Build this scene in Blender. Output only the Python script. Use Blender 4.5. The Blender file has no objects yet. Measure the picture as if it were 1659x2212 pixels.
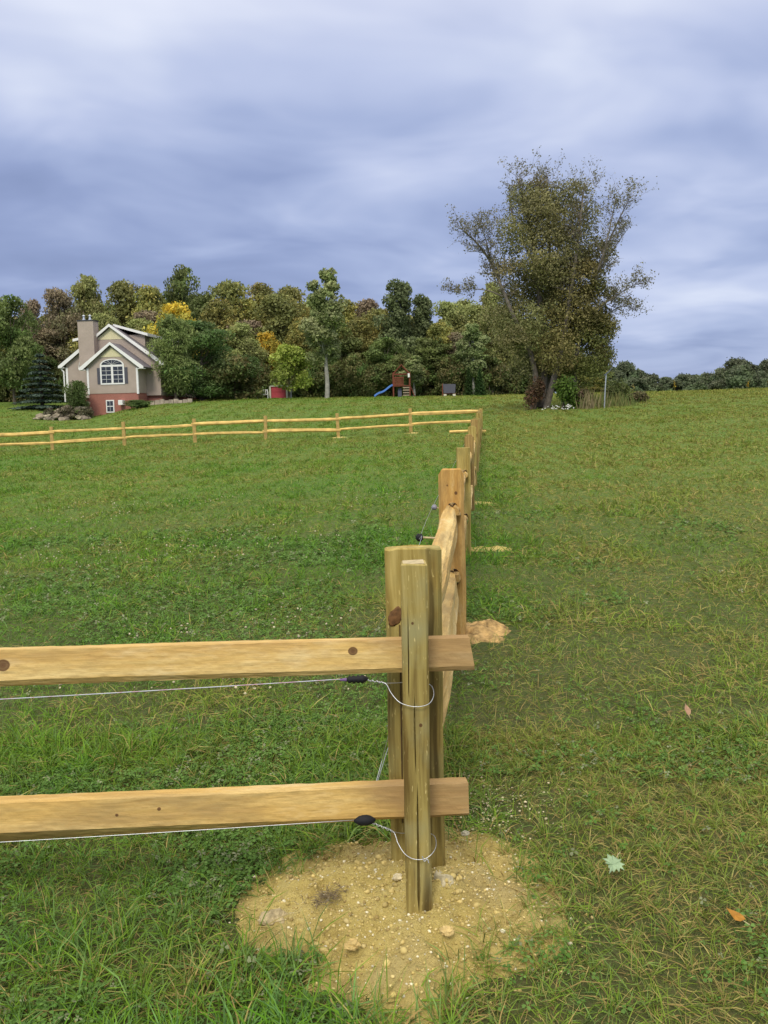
import bpy, bmesh, math, random
import numpy as np
from mathutils import Vector, Matrix, noise as mnoise

S = bpy.context.scene
C = S.collection
R = math.radians
rng = np.random.default_rng(7)
random.seed(7)

# ------------------------------------------------------------------ camera
F = 1916.0; PITCH = R(5.84); ROLL = R(1.2); H = 1.45
cam_d = bpy.data.cameras.new('camera'); cam = bpy.data.objects.new('camera', cam_d); C.objects.link(cam)
cam_d.sensor_fit = 'VERTICAL'; cam_d.angle = 2 * math.atan(1106 / F)
cam_d.clip_start = 0.05; cam_d.clip_end = 5000
_c, _s, _cp, _sp = math.cos(ROLL), math.sin(ROLL), math.cos(PITCH), math.sin(PITCH)
_r = Vector((_c, -_s * _sp, -_s * _cp)); _u = Vector((_s, _c * _sp, _c * _cp)); _b = Vector((0, -_cp, _sp))
cam.matrix_world = Matrix(((_r.x, _u.x, _b.x, 0), (_r.y, _u.y, _b.y, 0), (_r.z, _u.z, _b.z, H), (0, 0, 0, 1)))
S.camera = cam
S.render.resolution_x = 768; S.render.resolution_y = 1024

def at(xd, yd, Y):
    a = (xd - 829.5) / F; b = -(yd - 1106) / F
    a, b = a * _c + b * _s, -a * _s + b * _c
    r = Vector((a, _cp + b * _sp, -_sp + b * _cp))
    return r * (Y / r.y) + Vector((0, 0, H))

# ------------------------------------------------------------------ world, sun, exposure
SUN_EL, SUN_AZ = R(45), R(192)      # azimuth measured clockwise from +Y: behind the camera, to the left
W = bpy.data.worlds.new("World"); S.world = W; W.use_nodes = True
S.view_settings.view_transform = 'Standard'; S.view_settings.look = 'None'
S.view_settings.exposure = 0.5; S.view_settings.gamma = 1.0
try: S.view_settings.use_curve_mapping = False
except Exception: pass
sun_d = bpy.data.lights.new('sun', 'SUN'); sun = bpy.data.objects.new('sun', sun_d); C.objects.link(sun)
sun_d.energy = 1.5; sun_d.angle = R(16); sun_d.color = (1.0, 0.93, 0.80)
sd = Vector((math.sin(SUN_AZ) * math.cos(SUN_EL), math.cos(SUN_AZ) * math.cos(SUN_EL), math.sin(SUN_EL)))
sun.rotation_euler = sd.to_track_quat('Z', 'Y').to_euler()

class NT:
    def __init__(s, tree):
        s.t = tree; s.n = tree.nodes; s.l = tree.links
    def new(s, kind, inputs=None, **props):
        nd = s.n.new(kind)
        for k, v in props.items(): setattr(nd, k, v)
        for k, v in (inputs or {}).items(): s.set(nd.inputs[k], v)
        return nd
    def set(s, sock, v):
        if isinstance(v, bpy.types.NodeSocket): s.l.new(v, sock)
        elif isinstance(v, bpy.types.Node): s.l.new(v.outputs[0], sock)
        else: sock.default_value = v
    def math(s, op, a, b=0.0, c=0.0, clamp=False):
        nd = s.n.new('ShaderNodeMath'); nd.operation = op; nd.use_clamp = clamp
        s.set(nd.inputs[0], a); s.set(nd.inputs[1], b)
        if op in ('MULTIPLY_ADD',): s.set(nd.inputs[2], c)
        return nd.outputs[0]
    def vmath(s, op, a, b=(0, 0, 0)):
        nd = s.n.new('ShaderNodeVectorMath'); nd.operation = op
        s.set(nd.inputs[0], a); s.set(nd.inputs[1], b)
        return nd.outputs['Value'] if op in ('DOT_PRODUCT', 'LENGTH', 'DISTANCE') else nd.outputs[0]
    def noise(s, vec, scale, detail=4, rough=0.55, dist=0.0):
        return s.new('ShaderNodeTexNoise', {'Vector': vec, 'Scale': scale, 'Detail': detail, 'Roughness': rough, 'Distortion': dist}).outputs[0]
    def ramp(s, fac, stops, interp='LINEAR'):
        nd = s.n.new('ShaderNodeValToRGB'); cr = nd.color_ramp; cr.interpolation = interp
        while len(cr.elements) < len(stops): cr.elements.new(0.5)
        for e, (p, c) in zip(cr.elements, stops):
            e.position = p; e.color = (*c[:3], 1) if len(c) < 4 else c
        s.set(nd.inputs[0], fac); return nd.outputs[0]
    def mix(s, fac, a, b, mode='MIX'):
        nd = s.n.new('ShaderNodeMix'); nd.data_type = 'RGBA'; nd.blend_type = mode
        s.set(nd.inputs[0], fac); s.set(nd.inputs[6], a if not isinstance(a, tuple) else (*a[:3], 1)); s.set(nd.inputs[7], b if not isinstance(b, tuple) else (*b[:3], 1))
        return nd.outputs[2]

def lin(r, g, b):
    f = lambda v: (v / 255 / 12.92) if v / 255 <= .04045 else ((v / 255 + .055) / 1.055) ** 2.4
    return (f(r), f(g), f(b))

def build_world():
    t = NT(W.node_tree); t.n.clear()
    out = t.new('ShaderNodeOutputWorld'); bg = t.new('ShaderNodeBackground', {'Strength': 0.1})
    t.l.new(bg.outputs[0], out.inputs[0])
    sky = t.n.new('ShaderNodeTexSky'); sky.sky_type = 'NISHITA'; sky.sun_disc = False
    sky.sun_elevation = SUN_EL; sky.sun_rotation = SUN_AZ
    d = t.new('ShaderNodeTexCoord').outputs['Generated']
    d = t.vmath('NORMALIZE', d)
    sep = t.new('ShaderNodeSeparateXYZ', {0: d}); z = sep.outputs[2]
    zc = t.math('ADD', t.math('MAXIMUM', z, 0.0), 0.16)
    px = t.math('DIVIDE', sep.outputs[0], zc); py = t.math('DIVIDE', sep.outputs[1], zc)
    # rotate the cloud plane a little so the banks sweep down to the right
    qx = t.math('ADD', t.math('MULTIPLY', px, 0.97), t.math('MULTIPLY', py, 0.22))
    qy = t.math('ADD', t.math('MULTIPLY', py, 0.97), t.math('MULTIPLY', px, -0.22))
    v1 = t.new('ShaderNodeCombineXYZ', {0: t.math('MULTIPLY', qx, 0.62), 1: qy, 2: 3.7}).outputs[0]
    v2 = t.new('ShaderNodeCombineXYZ', {0: t.math('MULTIPLY', qx, 0.85), 1: t.math('MULTIPLY', qy, 1.0), 2: 11.3}).outputs[0]
    n1 = t.noise(v1, 1.1, 3, 0.5, 0.5)
    n2 = t.noise(v2, 2.3, 3, 0.5, 0.4)
    n3 = t.noise(v2, 9.0, 3, 0.5, 0.3)
    val = t.math('ADD', t.math('MULTIPLY', t.math('SUBTRACT', n1, 0.5), 0.55), t.math('MULTIPLY', t.math('SUBTRACT', n2, 0.5), 0.95))
    val = t.math('ADD', val, t.math('MULTIPLY', t.math('SUBTRACT', n3, 0.5), 0.06))
    # broad brightness of the cloud deck: brighter with height, darker bank low on the left
    val = t.math('ADD', val, t.ramp(z, [(0.0, (.42,) * 3), (0.10, (.38,) * 3), (0.22, (.43,) * 3), (0.30, (.52,) * 3), (0.38, (.66,) * 3), (0.5, (.74,) * 3)]))
    def lobe(xd, yd, ax, ay, w):
        # soft elliptical bank: centre direction, half width / half height in radians
        p = (at(xd, yd, 1.0) - Vector((0, 0, H))).normalized()
        hx = Vector((p.y, -p.x, 0)).normalized(); hy = hx.cross(p)
        a = t.math('DIVIDE', t.vmath('DOT_PRODUCT', d, tuple(hx)), ax)
        b = t.math('DIVIDE', t.vmath('DOT_PRODUCT', d, tuple(hy)), ay)
        r2 = t.math('ADD', t.math('MULTIPLY', a, a), t.math('MULTIPLY', b, b))
        e = t.math('POWER', 2.718, t.math('MULTIPLY', r2, -1.0))
        f = t.math('MULTIPLY', e, t.math('GREATER_THAN', t.vmath('DOT_PRODUCT', d, tuple(p)), 0.0))
        return t.math('MULTIPLY', f, w)
    for L in [(100, 440, .20, .06, -.13), (620, 570, .26, .05, -.20), (100, 620, .2, .05, -.10), (1580, 560, .10, .06, .10), (120, 150, .12, .055, .16), (330, 60, .18, .04, .10),
              (760, 340, .16, .022, .14), (760, 170, .16, .03, .10), (1480, 230, .12, .03, .08), (1430, 290, .10, .012, -.12),
              (500, 130, .10, .02, -.10), (1450, 660, .10, .035, .20), (1500, 760, .12, .02, -.10), (1350, 480, .10, .09, .08),
              (1250, 30, .14, .03, -.08), (650, 370, .05, .02, -.10), (330, 305, .10, .012, .10)]:
        val = t.math('ADD', val, lobe(*L))
    k = 10.0 * 0.77
    cs = lambda r, g, b, m=1.0: tuple(c * k * m for c in lin(r, g, b))
    cloud = t.ramp(val, [(0.0, cs(130, 144, 184)), (0.22, cs(144, 158, 198)), (0.42, cs(164, 177, 213)), (0.62, cs(187, 197, 227)), (0.85, cs(213, 220, 240)), (1.0, cs(228, 232, 246))])
    # the deck overhead is brighter and whiter, as an overcast zenith is
    up = t.ramp(z, [(0.36, (0, 0, 0)), (0.85, (1, 1, 1))])
    top = tuple(c * k for c in (1.60, 1.52, 1.40))
    cloud = t.mix(up, cloud, top)
    # a Nishita sky shows faintly through the deck
    col = t.mix(0.93, sky.outputs[0], cloud)
    t.l.new(col, bg.inputs['Color'])
build_world()

# ------------------------------------------------------------------ noise helpers
class VN:
    def __init__(s, seed): s.g = np.random.default_rng(seed).random((256, 256))
    def __call__(s, x, y):
        xi = np.floor(x).astype(int); yi = np.floor(y).astype(int)
        fx = x - xi; fy = y - yi; fx = fx * fx * (3 - 2 * fx); fy = fy * fy * (3 - 2 * fy)
        g = s.g; a = g[xi & 255, yi & 255]; b = g[(xi + 1) & 255, yi & 255]; c = g[xi & 255, (yi + 1) & 255]; d = g[(xi + 1) & 255, (yi + 1) & 255]
        return a + (b - a) * fx + (c - a) * fy + (a - b - c + d) * fx * fy
def fbm(vn, x, y, o=4, gain=.5):
    s = 0; a = 1; t = 0
    for i in range(o):
        s = s + a * vn(x * 2 ** i + 17.3 * i, y * 2 ** i + 5.1 * i); t += a; a *= gain
    return s / t
vnA, vnB, vnC, vnD = VN(1), VN(2), VN(3), VN(4)

# ------------------------------------------------------------------ terrain height
UC = [-.60, -.43, -.36, -.315, -.285, -.25, -.15, -.05, .04, .11, .18, .25, .33, .43, .60]
YR = [0, 6, 9, 12, 20, 38, 50, 60, 70, 80, 86, 95, 120, 200, 420]
ZT = [[0, 0, 0, .05, .10, .30, .8, 1.3, 1.9, 2.5, 3.3, 4.4, 5.2, 9.5, 18],
      [0, 0, .02, .05, .15, .42, .9, 1.35, 1.9, 2.5, 3.3, 4.4, 5.2, 9.5, 18],
      [0, 0, .02, .06, .17, .47, .9, 1.3, 1.7, 2.05, 3.2, 4.2, 5.2, 9.5, 18],
      [0, 0, .03, .08, .20, .53, .95, 1.3, 1.75, 2.1, 3.3, 4.2, 5.2, 9.5, 18],
      [0, 0, .03, .09, .22, .58, 1.05, 1.6, 2.3, 3.1, 3.7, 4.2, 5.2, 9.5, 18],
      [0, 0, .04, .10, .24, .62, 1.15, 1.8, 2.6, 3.4, 3.75, 4.2, 5.1, 9.5, 18],
      [0, 0, .06, .13, .30, .74, 1.3, 2.1, 2.9, 3.6, 3.85, 4.2, 5.0, 9.5, 18],
      [0, 0, .08, .17, .36, .82, 1.45, 2.2, 3.0, 3.62, 3.75, 4.1, 4.9, 9.5, 18],
      [0, 0, .10, .20, .42, .92, 1.6, 2.3, 3.0, 3.55, 3.72, 4.0, 4.8, 9.5, 18],
      [0, 0, .11, .23, .46, .88, 1.65, 2.3, 2.95, 3.5, 3.7, 3.9, 4.7, 9.5, 18],
      [0, 0, .11, .24, .48, 1.1, 2.02, 2.6, 3.1, 3.55, 3.7, 3.9, 4.5, 8, 14],
      [0, 0, .11, .25, .50, 1.25, 2.12, 2.75, 3.22, 3.55, 3.7, 3.8, 3.8, 3, 2],
      [0, 0, .11, .25, .52, 1.45, 2.3, 2.9, 3.3, 3.5, 3.5, 3.5, 3.2, 2, 0],
      [0, 0, .11, .25, .55, 1.65, 2.55, 3.1, 3.35, 3.45, 3.4, 3.3, 2.8, 1.5, 0],
      [0, 0, .11, .25, .6, 1.9, 2.8, 3.3, 3.5, 3.5, 3.4, 3.2, 2.6, 1.5, 0]]
_ug = np.linspace(-.65, .65, 131); _yg = np.geomspace(2, 430, 120)
_tab = np.array([np.interp(_yg, YR, row) for row in ZT])
_tab = np.array([np.interp(_ug, UC, _tab[:, j]) for j in range(len(_yg))]).T
def _blur(a, n, ax):
    for _ in range(n):
        p = np.take(a, [0], ax); q = np.take(a, [-1], ax)
        e = np.concatenate([p, a, q], ax)
        a = (np.take(e, range(0, a.shape[ax]), ax) + 2 * np.take(e, range(1, a.shape[ax] + 1), ax) + np.take(e, range(2, a.shape[ax] + 2), ax)) / 4
    return a
_tab = _blur(_blur(_tab, 2, 1), 3, 0)
def gz(x, y):
    x = np.asarray(x, float); y = np.asarray(y, float)
    yy = np.clip(y, 2.001, 429); u = np.clip(x / np.maximum(y, 6.0), -.649, .649)
    fi = (u + .65) / 1.3 * 130; fj = np.log(yy / 2) / np.log(430 / 2) * 119
    i = np.clip(fi.astype(int), 0, 129); j = np.clip(fj.astype(int), 0, 118); a = fi - i; b = fj - j
    z = _tab[i, j] * (1 - a) * (1 - b) + _tab[i + 1, j] * a * (1 - b) + _tab[i, j + 1] * (1 - a) * b + _tab[i + 1, j + 1] * a * b
    far = np.clip((y - 6) / 30, 0, 1)
    return z + (fbm(vnA, x * .9 + 40, y * .9 + 40, 3) - .5) * .05 * (1 - .3 * far) + (fbm(vnB, x * .12 + 9, y * .12 + 9, 2) - .5) * .25 * far * np.clip((60 - y) / 20, 0, 1)
def G(x, y): return float(gz(x, y))

# grass colour regions shared by blades and ground (real patches of lush and dry grass)
def sward(x, y):
    # returns dry (0..1), lush (0..1)
    big = fbm(vnC, x * .33 + 3, y * .33 + 3, 3) * .65 + fbm(vnA, x * .07 + 3, y * .09 + 13, 2) * .35; sm = fbm(vnD, x * 1.6 + 31, y * 1.6 + 8, 3)
    tiny = fbm(vnB, x * 6 + 1, y * 6 + 7, 2)
    right = np.clip((x - .1166 * (y - 2.7) - .2) / 1.0, 0, 1)       # the walked strip right of the fence is drier
    dry = .85 * big + .42 * sm + .07 * np.clip((y - 40) / 6, 0, 1) + .25 * tiny - .55 + .20 * right
    dx = x - .1166 * (y - 2.7); far_ = np.clip((y - 6) / 5, 0, 1)      # wheel worn strips beside the fence
    dry = dry + far_ * (.16 * np.exp(-((dx - 1.5) / .45) ** 2) + .13 * np.exp(-((dx - 3.4) / .5) ** 2)) - .05 * (dx < 0)
    return np.clip(dry * 2.6, 0, 1), np.clip((.62 - big) * 2.5 + (sm - .5) * 1.2, 0, 1)

# ------------------------------------------------------------------ materials
def mat(name):
    m = bpy.data.materials.new(name); m.use_nodes = True; t = NT(m.node_tree)
    b = t.n['Principled BSDF']; b.inputs['Roughness'].default_value = .85
    try: b.inputs['Specular IOR Level'].default_value = .25
    except Exception: pass
    return m, t, b
def bump(t, b, h, strength, dist):
    nd = t.new('ShaderNodeBump', {'Height': h, 'Strength': strength, 'Distance': dist}); t.l.new(nd.outputs[0], b.inputs['Normal'])
def coord(t, which='Object'): return t.new('ShaderNodeTexCoord').outputs[which]
def plain(name, col, rough=.7, var=.15, scale=8, metal=0, bmp=0):
    m, t, b = mat(name); co = coord(t)
    n = t.noise(co, scale, 5)
    a = tuple(c * (1 - var) for c in col); d = tuple(min(1, c * (1 + var)) for c in col)
    t.set(b.inputs['Base Color'], t.ramp(n, [(.3, a), (.7, d)])); b.inputs['Roughness'].default_value = rough; b.inputs['Metallic'].default_value = metal
    if bmp: bump(t, b, n, .6, bmp)
    return m
def wood(name, cols, axis=2, knots=(), end=False, gscale=1.0, streak=.5, green=None, bmp=.004, dots=False):
    """cols: dark, mid, light. axis: grain direction. knots: (x,y,z,radius)"""
    m, t, b = mat(name); co = coord(t)
    oi = t.new('ShaderNodeObjectInfo').outputs['Random']
    off = t.new('ShaderNodeCombineXYZ', {0: t.math('MULTIPLY', oi, 7.0), 1: t.math('MULTIPLY', oi, 3.0), 2: t.math('MULTIPLY', oi, 11.0)}).outputs[0]
    co2 = t.vmath('ADD', co, off)
    sc = [38.0, 38.0, 38.0]; sc[axis] = 1.3
    sc2 = [9.0, 9.0, 9.0]; sc2[axis] = .8
    warp = t.new('ShaderNodeTexNoise', {'Vector': co2, 'Scale': 2.2, 'Detail': 2}).outputs['Color']
    wv = t.vmath('MULTIPLY', t.vmath('SUBTRACT', warp, (.5, .5, .5)), (.05, .05, .05))
    cw = t.vmath('ADD', co2, wv)
    fine = t.noise(t.vmath('MULTIPLY', cw, tuple(s * gscale * 3 for s in sc)), 1.0, 5, .65)
    med = t.noise(t.vmath('MULTIPLY', cw, tuple(s * gscale for s in sc)), 1.0, 4, .6)
    brd = t.noise(t.vmath('MULTIPLY', cw, tuple(s * gscale for s in sc2)), 1.0, 3, .5)
    v = t.math('ADD', t.math('MULTIPLY', med, .45), t.math('ADD', t.math('MULTIPLY', brd, .40), t.math('MULTIPLY', fine, .15)))
    col = t.ramp(v, [(.385, cols[0]), (.50, cols[1]), (.615, cols[2])])
    blot = t.noise(co2, 5.0, 4, .6)
    if green:
        col = t.mix(t.ramp(blot, [(.50, (0, 0, 0)), (.70, (.7, .7, .7))]), col, green)
    if not green:
        sm = t.noise(t.vmath('MULTIPLY', co2, tuple(9.0 if i != axis else 2.6 for i in range(3))), 1.0, 5, .62)
        col = t.mix(t.ramp(sm, [(.47, (0,) * 3), (.64, (.75,) * 3)]), col, tuple(c * .52 + .03 for c in cols[1]))
        col = t.mix(t.ramp(sm, [(.30, (.55,) * 3), (.44, (0,) * 3)]), col, (.74, .62, .36))
    fleck = t.noise(t.vmath('MULTIPLY', co2, tuple(160.0 if i != axis else 34.0 for i in range(3))), 1.0, 2, .5)
    col = t.mix(t.ramp(fleck, [(.66, (0, 0, 0)), (.74, (.55,) * 3)]), col, tuple(min(1, c * 1.5 + .05) for c in cols[2]) if green else cols[0])
    if green:   # dark weather checks along the grain
        chk = t.noise(t.vmath('MULTIPLY', cw, tuple(26.0 if i != axis else .9 for i in range(3))), 1.0, 2, .4)
        col = t.mix(t.ramp(chk, [(.30, (.75,) * 3), (.37, (0, 0, 0))]), col, tuple(c * .35 for c in cols[0]))
    if not green:
        ck = t.noise(t.vmath('MULTIPLY', cw, tuple(70.0 if i != axis else 2.4 for i in range(3))), 1.0, 3, .5)
        col = t.mix(t.ramp(ck, [(.27, (.6,) * 3), (.36, (0,) * 3)]), col, tuple(c * .55 for c in cols[0]))
        fz = t.noise(t.vmath('MULTIPLY', co2, tuple(240.0 if i != axis else 40.0 for i in range(3))), 1.0, 3, .6)
        col = t.mix(t.ramp(fz, [(.40, (.30,) * 3), (.55, (0,) * 3)]), col, cols[0])
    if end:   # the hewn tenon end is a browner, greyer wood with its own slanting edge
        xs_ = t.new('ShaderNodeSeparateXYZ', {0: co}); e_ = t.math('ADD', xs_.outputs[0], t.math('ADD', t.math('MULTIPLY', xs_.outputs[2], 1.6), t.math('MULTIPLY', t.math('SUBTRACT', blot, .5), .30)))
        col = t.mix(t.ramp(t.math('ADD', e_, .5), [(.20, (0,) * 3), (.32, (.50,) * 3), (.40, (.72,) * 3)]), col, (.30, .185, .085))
    for (kx, ky, kz, kr) in knots:
        dv = t.vmath('SUBTRACT', co, (kx, ky, kz))
        st = [1.0, 1.0, 1.0]; st[axis] = .85; st[1 if axis != 1 else 0] = .25
        dd = t.vmath('LENGTH', t.vmath('MULTIPLY', dv, tuple(st)))
        dn = t.math('ADD', dd, t.math('MULTIPLY', t.math('SUBTRACT', blot, .5), kr * .8))
        rings = t.math('MULTIPLY', t.math('SINE', t.math('MULTIPLY', dd, 5.0 / kr * 3)), .06)
        f = t.ramp(t.math('ADD', t.math('DIVIDE', dn, kr), rings), [(0.0, (1,) * 3), (.55, (.85,) * 3), (.72, (.95,) * 3), (.80, (.30,) * 3), (1.0, (0,) * 3)])
        col = t.mix(f, col, (.10, .045, .018))
    t.set(b.inputs['Base Color'], col)
    b.inputs['Roughness'].default_value = .8
    bump(t, b, t.math('ADD', med, t.math('MULTIPLY', fine, .6)), .7, bmp)
    return m

M = {}
P_D, P_M, P_L = (.140, .090, .022), (.335, .250, .066), (.52, .41, .14)
M['post'] = wood('olive_treated_pine', (P_D, P_M, P_L), 2, green=(.27, .24, .085), gscale=1.0)
M['post_front'] = wood('weathered_treated_pine', (P_D, (.35, .27, .080), (.52, .42, .165)), 2, knots=((.012, -.035, .605, .006), (-.006, -.035, .895, .005)), green=(.33, .31, .150), gscale=1.0, bmp=.003)
M['post_orange'] = wood('fresh_orange_pine', ((.34, .175, .045), (.54, .31, .085), (.66, .43, .15)), 2, knots=((.03, -.04, .98, .012), (-.025, -.04, 1.03, .007)))
M['post_tan'] = wood('tan_pine', ((.21, .13, .04), (.36, .24, .08), (.50, .36, .14)), 2, green=(.24, .20, .08))
RAIL = ((.40, .24, .078), (.61, .415, .140), (.72, .56, .25))
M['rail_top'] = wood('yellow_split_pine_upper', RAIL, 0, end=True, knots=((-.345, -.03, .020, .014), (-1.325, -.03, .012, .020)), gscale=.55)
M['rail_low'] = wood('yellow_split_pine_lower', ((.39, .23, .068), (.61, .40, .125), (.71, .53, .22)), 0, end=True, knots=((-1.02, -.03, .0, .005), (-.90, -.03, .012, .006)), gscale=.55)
M['rail'] = wood('split_pine_rail', RAIL, 0, gscale=.5)
M['rail_far'] = plain('sunlit_split_pine', (.66, .45, .15), .8, .3, 3)  # plain yellow pine tone with random variation for the far rails
M['post_far'] = plain('far_post_pine', (.42, .29, .10), .8, .3, 6)
M['cut'] = plain('pale_sawn_end_grain', (.46, .38, .22), .85, .25, 60)
M['knot'] = plain('dark_knot_wood', (.15, .075, .028), .75, .5, 60, bmp=.004)
M['hole'] = plain('dark_slot_wood', (.06, .035, .015), .9, .3, 30)
M['wire'] = plain('galvanised_wire', (.55, .57, .60), .35, .1, 50, metal=.7)
M['polywire'] = None
m, t, b = mat('white_pink_polywire')
wv = t.noise(t.vmath('MULTIPLY', coord(t), (1.0, 1, 1)), 14, 2)
t.set(b.inputs['Base Color'], t.ramp(wv, [(.44, (.52, .54, .60)), (.52, (.50, .30, .38)), (.56, (.52, .54, .60))])); M['polywire'] = m
M['black'] = plain('black_plastic', (.012, .012, .014), .7, .2, 20)
M['violet'] = plain('violet_plastic', (.16, .09, .22), .4, .1, 20)
M['clay_chips'] = plain('orange_clay_chips', (.38, .25, .10), .95, .6, 22, bmp=.01)

def attr_mat(name, rough=.6, transl=.25, vary=.2):
    m, t, b = mat(name)
    a = t.new('ShaderNodeAttribute', attribute_name='Col').outputs['Color']
    ri = t.new('ShaderNodeObjectInfo').outputs['Random']
    geo = t.new('ShaderNodeNewGeometry').outputs['Random Per Island']
    hsv = t.new('ShaderNodeHueSaturation', {'Hue': t.math('ADD', .488, t.math('MULTIPLY', ri, .024)), 'Saturation': 1.0,
                'Value': t.math('ADD', 1 - vary * .5, t.math('MULTIPLY', ri, vary)), 'Color': a}).outputs[0]
    v = t.math('ADD', .72, t.math('MULTIPLY', geo, .56))
    col = t.mix(1.0, hsv, t.new('ShaderNodeCombineXYZ', {0: v, 1: v, 2: v}).outputs[0], 'MULTIPLY')
    t.set(b.inputs['Base Color'], col); b.inputs['Roughness'].default_value = rough
    if transl:
        tr = t.new('ShaderNodeBsdfTranslucent', {'Color': col}); mx = t.new('ShaderNodeMixShader', {0: transl})
        t.l.new(b.outputs[0], mx.inputs[1]); t.l.new(tr.outputs[0], mx.inputs[2]); t.l.new(mx.outputs[0], t.n['Material Output'].inputs[0])
    return m
M['grass'] = attr_mat('grass_blades', .75, .22, 0); M['grass'].node_tree.nodes['Principled BSDF'].inputs['Specular IOR Level'].default_value = .10
M['leaf'] = attr_mat('tree_leaves', .6, .25, .25)
M['bark_grey'] = plain('pale_grey_bark', (.30, .29, .25), .9, .3, 4, bmp=.02)
M['bark'] = plain('brown_grey_bark', (.13, .105, .08), .9, .35, 5, bmp=.03)
M['bark_mid'] = plain('weathered_bark', (.17, .145, .12), .9, .35, 5, bmp=.03)

# ------------------------------------------------------------------ object helpers
def tag(o, label=None, cat=None, group=None, kind=None):
    if label: o['label'] = label
    if cat: o['category'] = cat
    if group: o['group'] = group
    if kind: o['kind'] = kind
    return o
def empty(name, loc, rz=0, parent=None):
    o = bpy.data.objects.new(name, None); C.objects.link(o); o.location = loc; o.rotation_euler = (0, 0, rz); o.empty_display_size = .2
    if parent: o.parent = parent
    return o
def link(name, me, m, parent=None, loc=(0, 0, 0), rot=(0, 0, 0), smooth=False):
    o = bpy.data.objects.new(name, me); C.objects.link(o); o.location = loc; o.rotation_euler = rot
    if m is not None and not me.materials:
        for mm in (m if isinstance(m, (list, tuple)) else [m]): me.materials.append(mm)
    if smooth: me.polygons.foreach_set('use_smooth', [True] * len(me.polygons))
    if parent: o.parent = parent
    return o
def mesh_py(name, v, f):
    me = bpy.data.meshes.new(name); me.from_pydata([tuple(p) for p in v], [], f); me.update(); return me
def mesh_np(name, v, faces, nper, col=None):
    me = bpy.data.meshes.new(name); v = np.asarray(v, np.float32); faces = np.asarray(faces, np.int32)
    me.vertices.add(len(v)); me.vertices.foreach_set('co', v.ravel())
    nf = len(faces) // nper if faces.ndim == 1 else len(faces)
    me.loops.add(nf * nper); me.loops.foreach_set('vertex_index', faces.ravel())
    me.polygons.add(nf); me.polygons.foreach_set('loop_start', np.arange(nf, dtype=np.int32) * nper)
    try: me.polygons.foreach_set('loop_total', np.full(nf, nper, np.int32))
    except Exception: pass
    me.update(calc_edges=True)
    if col is not None:
        a = me.color_attributes.new('Col', 'FLOAT_COLOR', 'POINT')
        c = np.ones((len(v), 4), np.float32); c[:, :3] = col; a.data.foreach_set('color', c.ravel())
    return me
class MB:
    def __init__(s): s.v = []; s.f = []
    def box(s, x0, x1, y0, y1, z0, z1):
        n = len(s.v); s.v += [(x, y, z) for z in (z0, z1) for y in (y0, y1) for x in (x0, x1)]
        s.f += [tuple(n + i for i in q) for q in ((0, 2, 3, 1), (4, 5, 7, 6), (0, 1, 5, 4), (2, 6, 7, 3), (0, 4, 6, 2), (1, 3, 7, 5))]; return s
    def prism(s, poly, y0, y1):          # poly in x,z extruded along y
        n = len(s.v); k = len(poly)
        s.v += [(x, y0, z) for x, z in poly] + [(x, y1, z) for x, z in poly]
        s.f += [tuple(n + i for i in range(k)), tuple(n + k + i for i in reversed(range(k)))]
        s.f += [(n + i, n + k + i, n + k + (i + 1) % k, n + (i + 1) % k) for i in range(k)]; return s
    def slab(s, p, q, r, u, th):         # quad p,q,r,u thickened downward by th
        n = len(s.v); P = [Vector(a) for a in (p, q, r, u)]; nn = (P[1] - P[0]).cross(P[3] - P[0]).normalized()
        if nn.z < 0: nn = -nn
        s.v += [tuple(a) for a in P] + [tuple(a - nn * th) for a in P]
        s.f += [tuple(n + i for i in q_) for q_ in ((0, 1, 2, 3), (7, 6, 5, 4), (0, 4, 5, 1), (1, 5, 6, 2), (2, 6, 7, 3), (3, 7, 4, 0))]; return s
    def tube(s, pts, rad, n=8, cap=True):
        pts = [Vector(p) for p in pts]; rad = rad if isinstance(rad, (list, tuple)) else [rad] * len(pts); base = len(s.v)
        d0 = (pts[1] - pts[0]).normalized(); ref = Vector((0, 0, 1)) if abs(d0.z) < .9 else Vector((1, 0, 0)); a = d0.cross(ref).normalized()
        for i, p in enumerate(pts):
            d = (pts[min(i + 1, len(pts) - 1)] - pts[max(i - 1, 0)]).normalized(); a = (a - d * a.dot(d)).normalized(); bb = d.cross(a)
            for k in range(n):
                w = 2 * math.pi * k / n; s.v.append(tuple(p + (a * math.cos(w) + bb * math.sin(w)) * rad[i]))
        for i in range(len(pts) - 1):
            for k in range(n):
                q = base + i * n; s.f.append((q + k, q + (k + 1) % n, q + n + (k + 1) % n, q + n + k))
        if cap:
            s.f.append(tuple(base + k for k in reversed(range(n)))); q = base + (len(pts) - 1) * n; s.f.append(tuple(q + k for k in range(n)))
        return s
    def build(s, name, m, parent=None, **kw):
        me = mesh_py(name, s.v, s.f)
        bm = bmesh.new(); bm.from_mesh(me); bmesh.ops.recalc_face_normals(bm, faces=bm.faces); bm.to_mesh(me); bm.free()
        return link(name, me, m, parent, **kw)
def copy_tree(o, parent=None):
    c = o.copy(); C.objects.link(c); c.parent = parent
    for ch in list(o.children): copy_tree(ch, c)
    return c
def spline(pts, n=8):
    P = [Vector(p) for p in pts]; out = []
    for i in range(len(P) - 1):
        p0, p1, p2, p3 = P[max(i - 1, 0)], P[i], P[i + 1], P[min(i + 2, len(P) - 1)]
        for k in range(n):
            t = k / n
            out.append(.5 * ((2 * p1) + (p2 - p0) * t + (2 * p0 - 5 * p1 + 4 * p2 - p3) * t * t + (3 * p1 - p0 - 3 * p2 + p3) * t ** 3))
    return out + [P[-1]]

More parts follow.
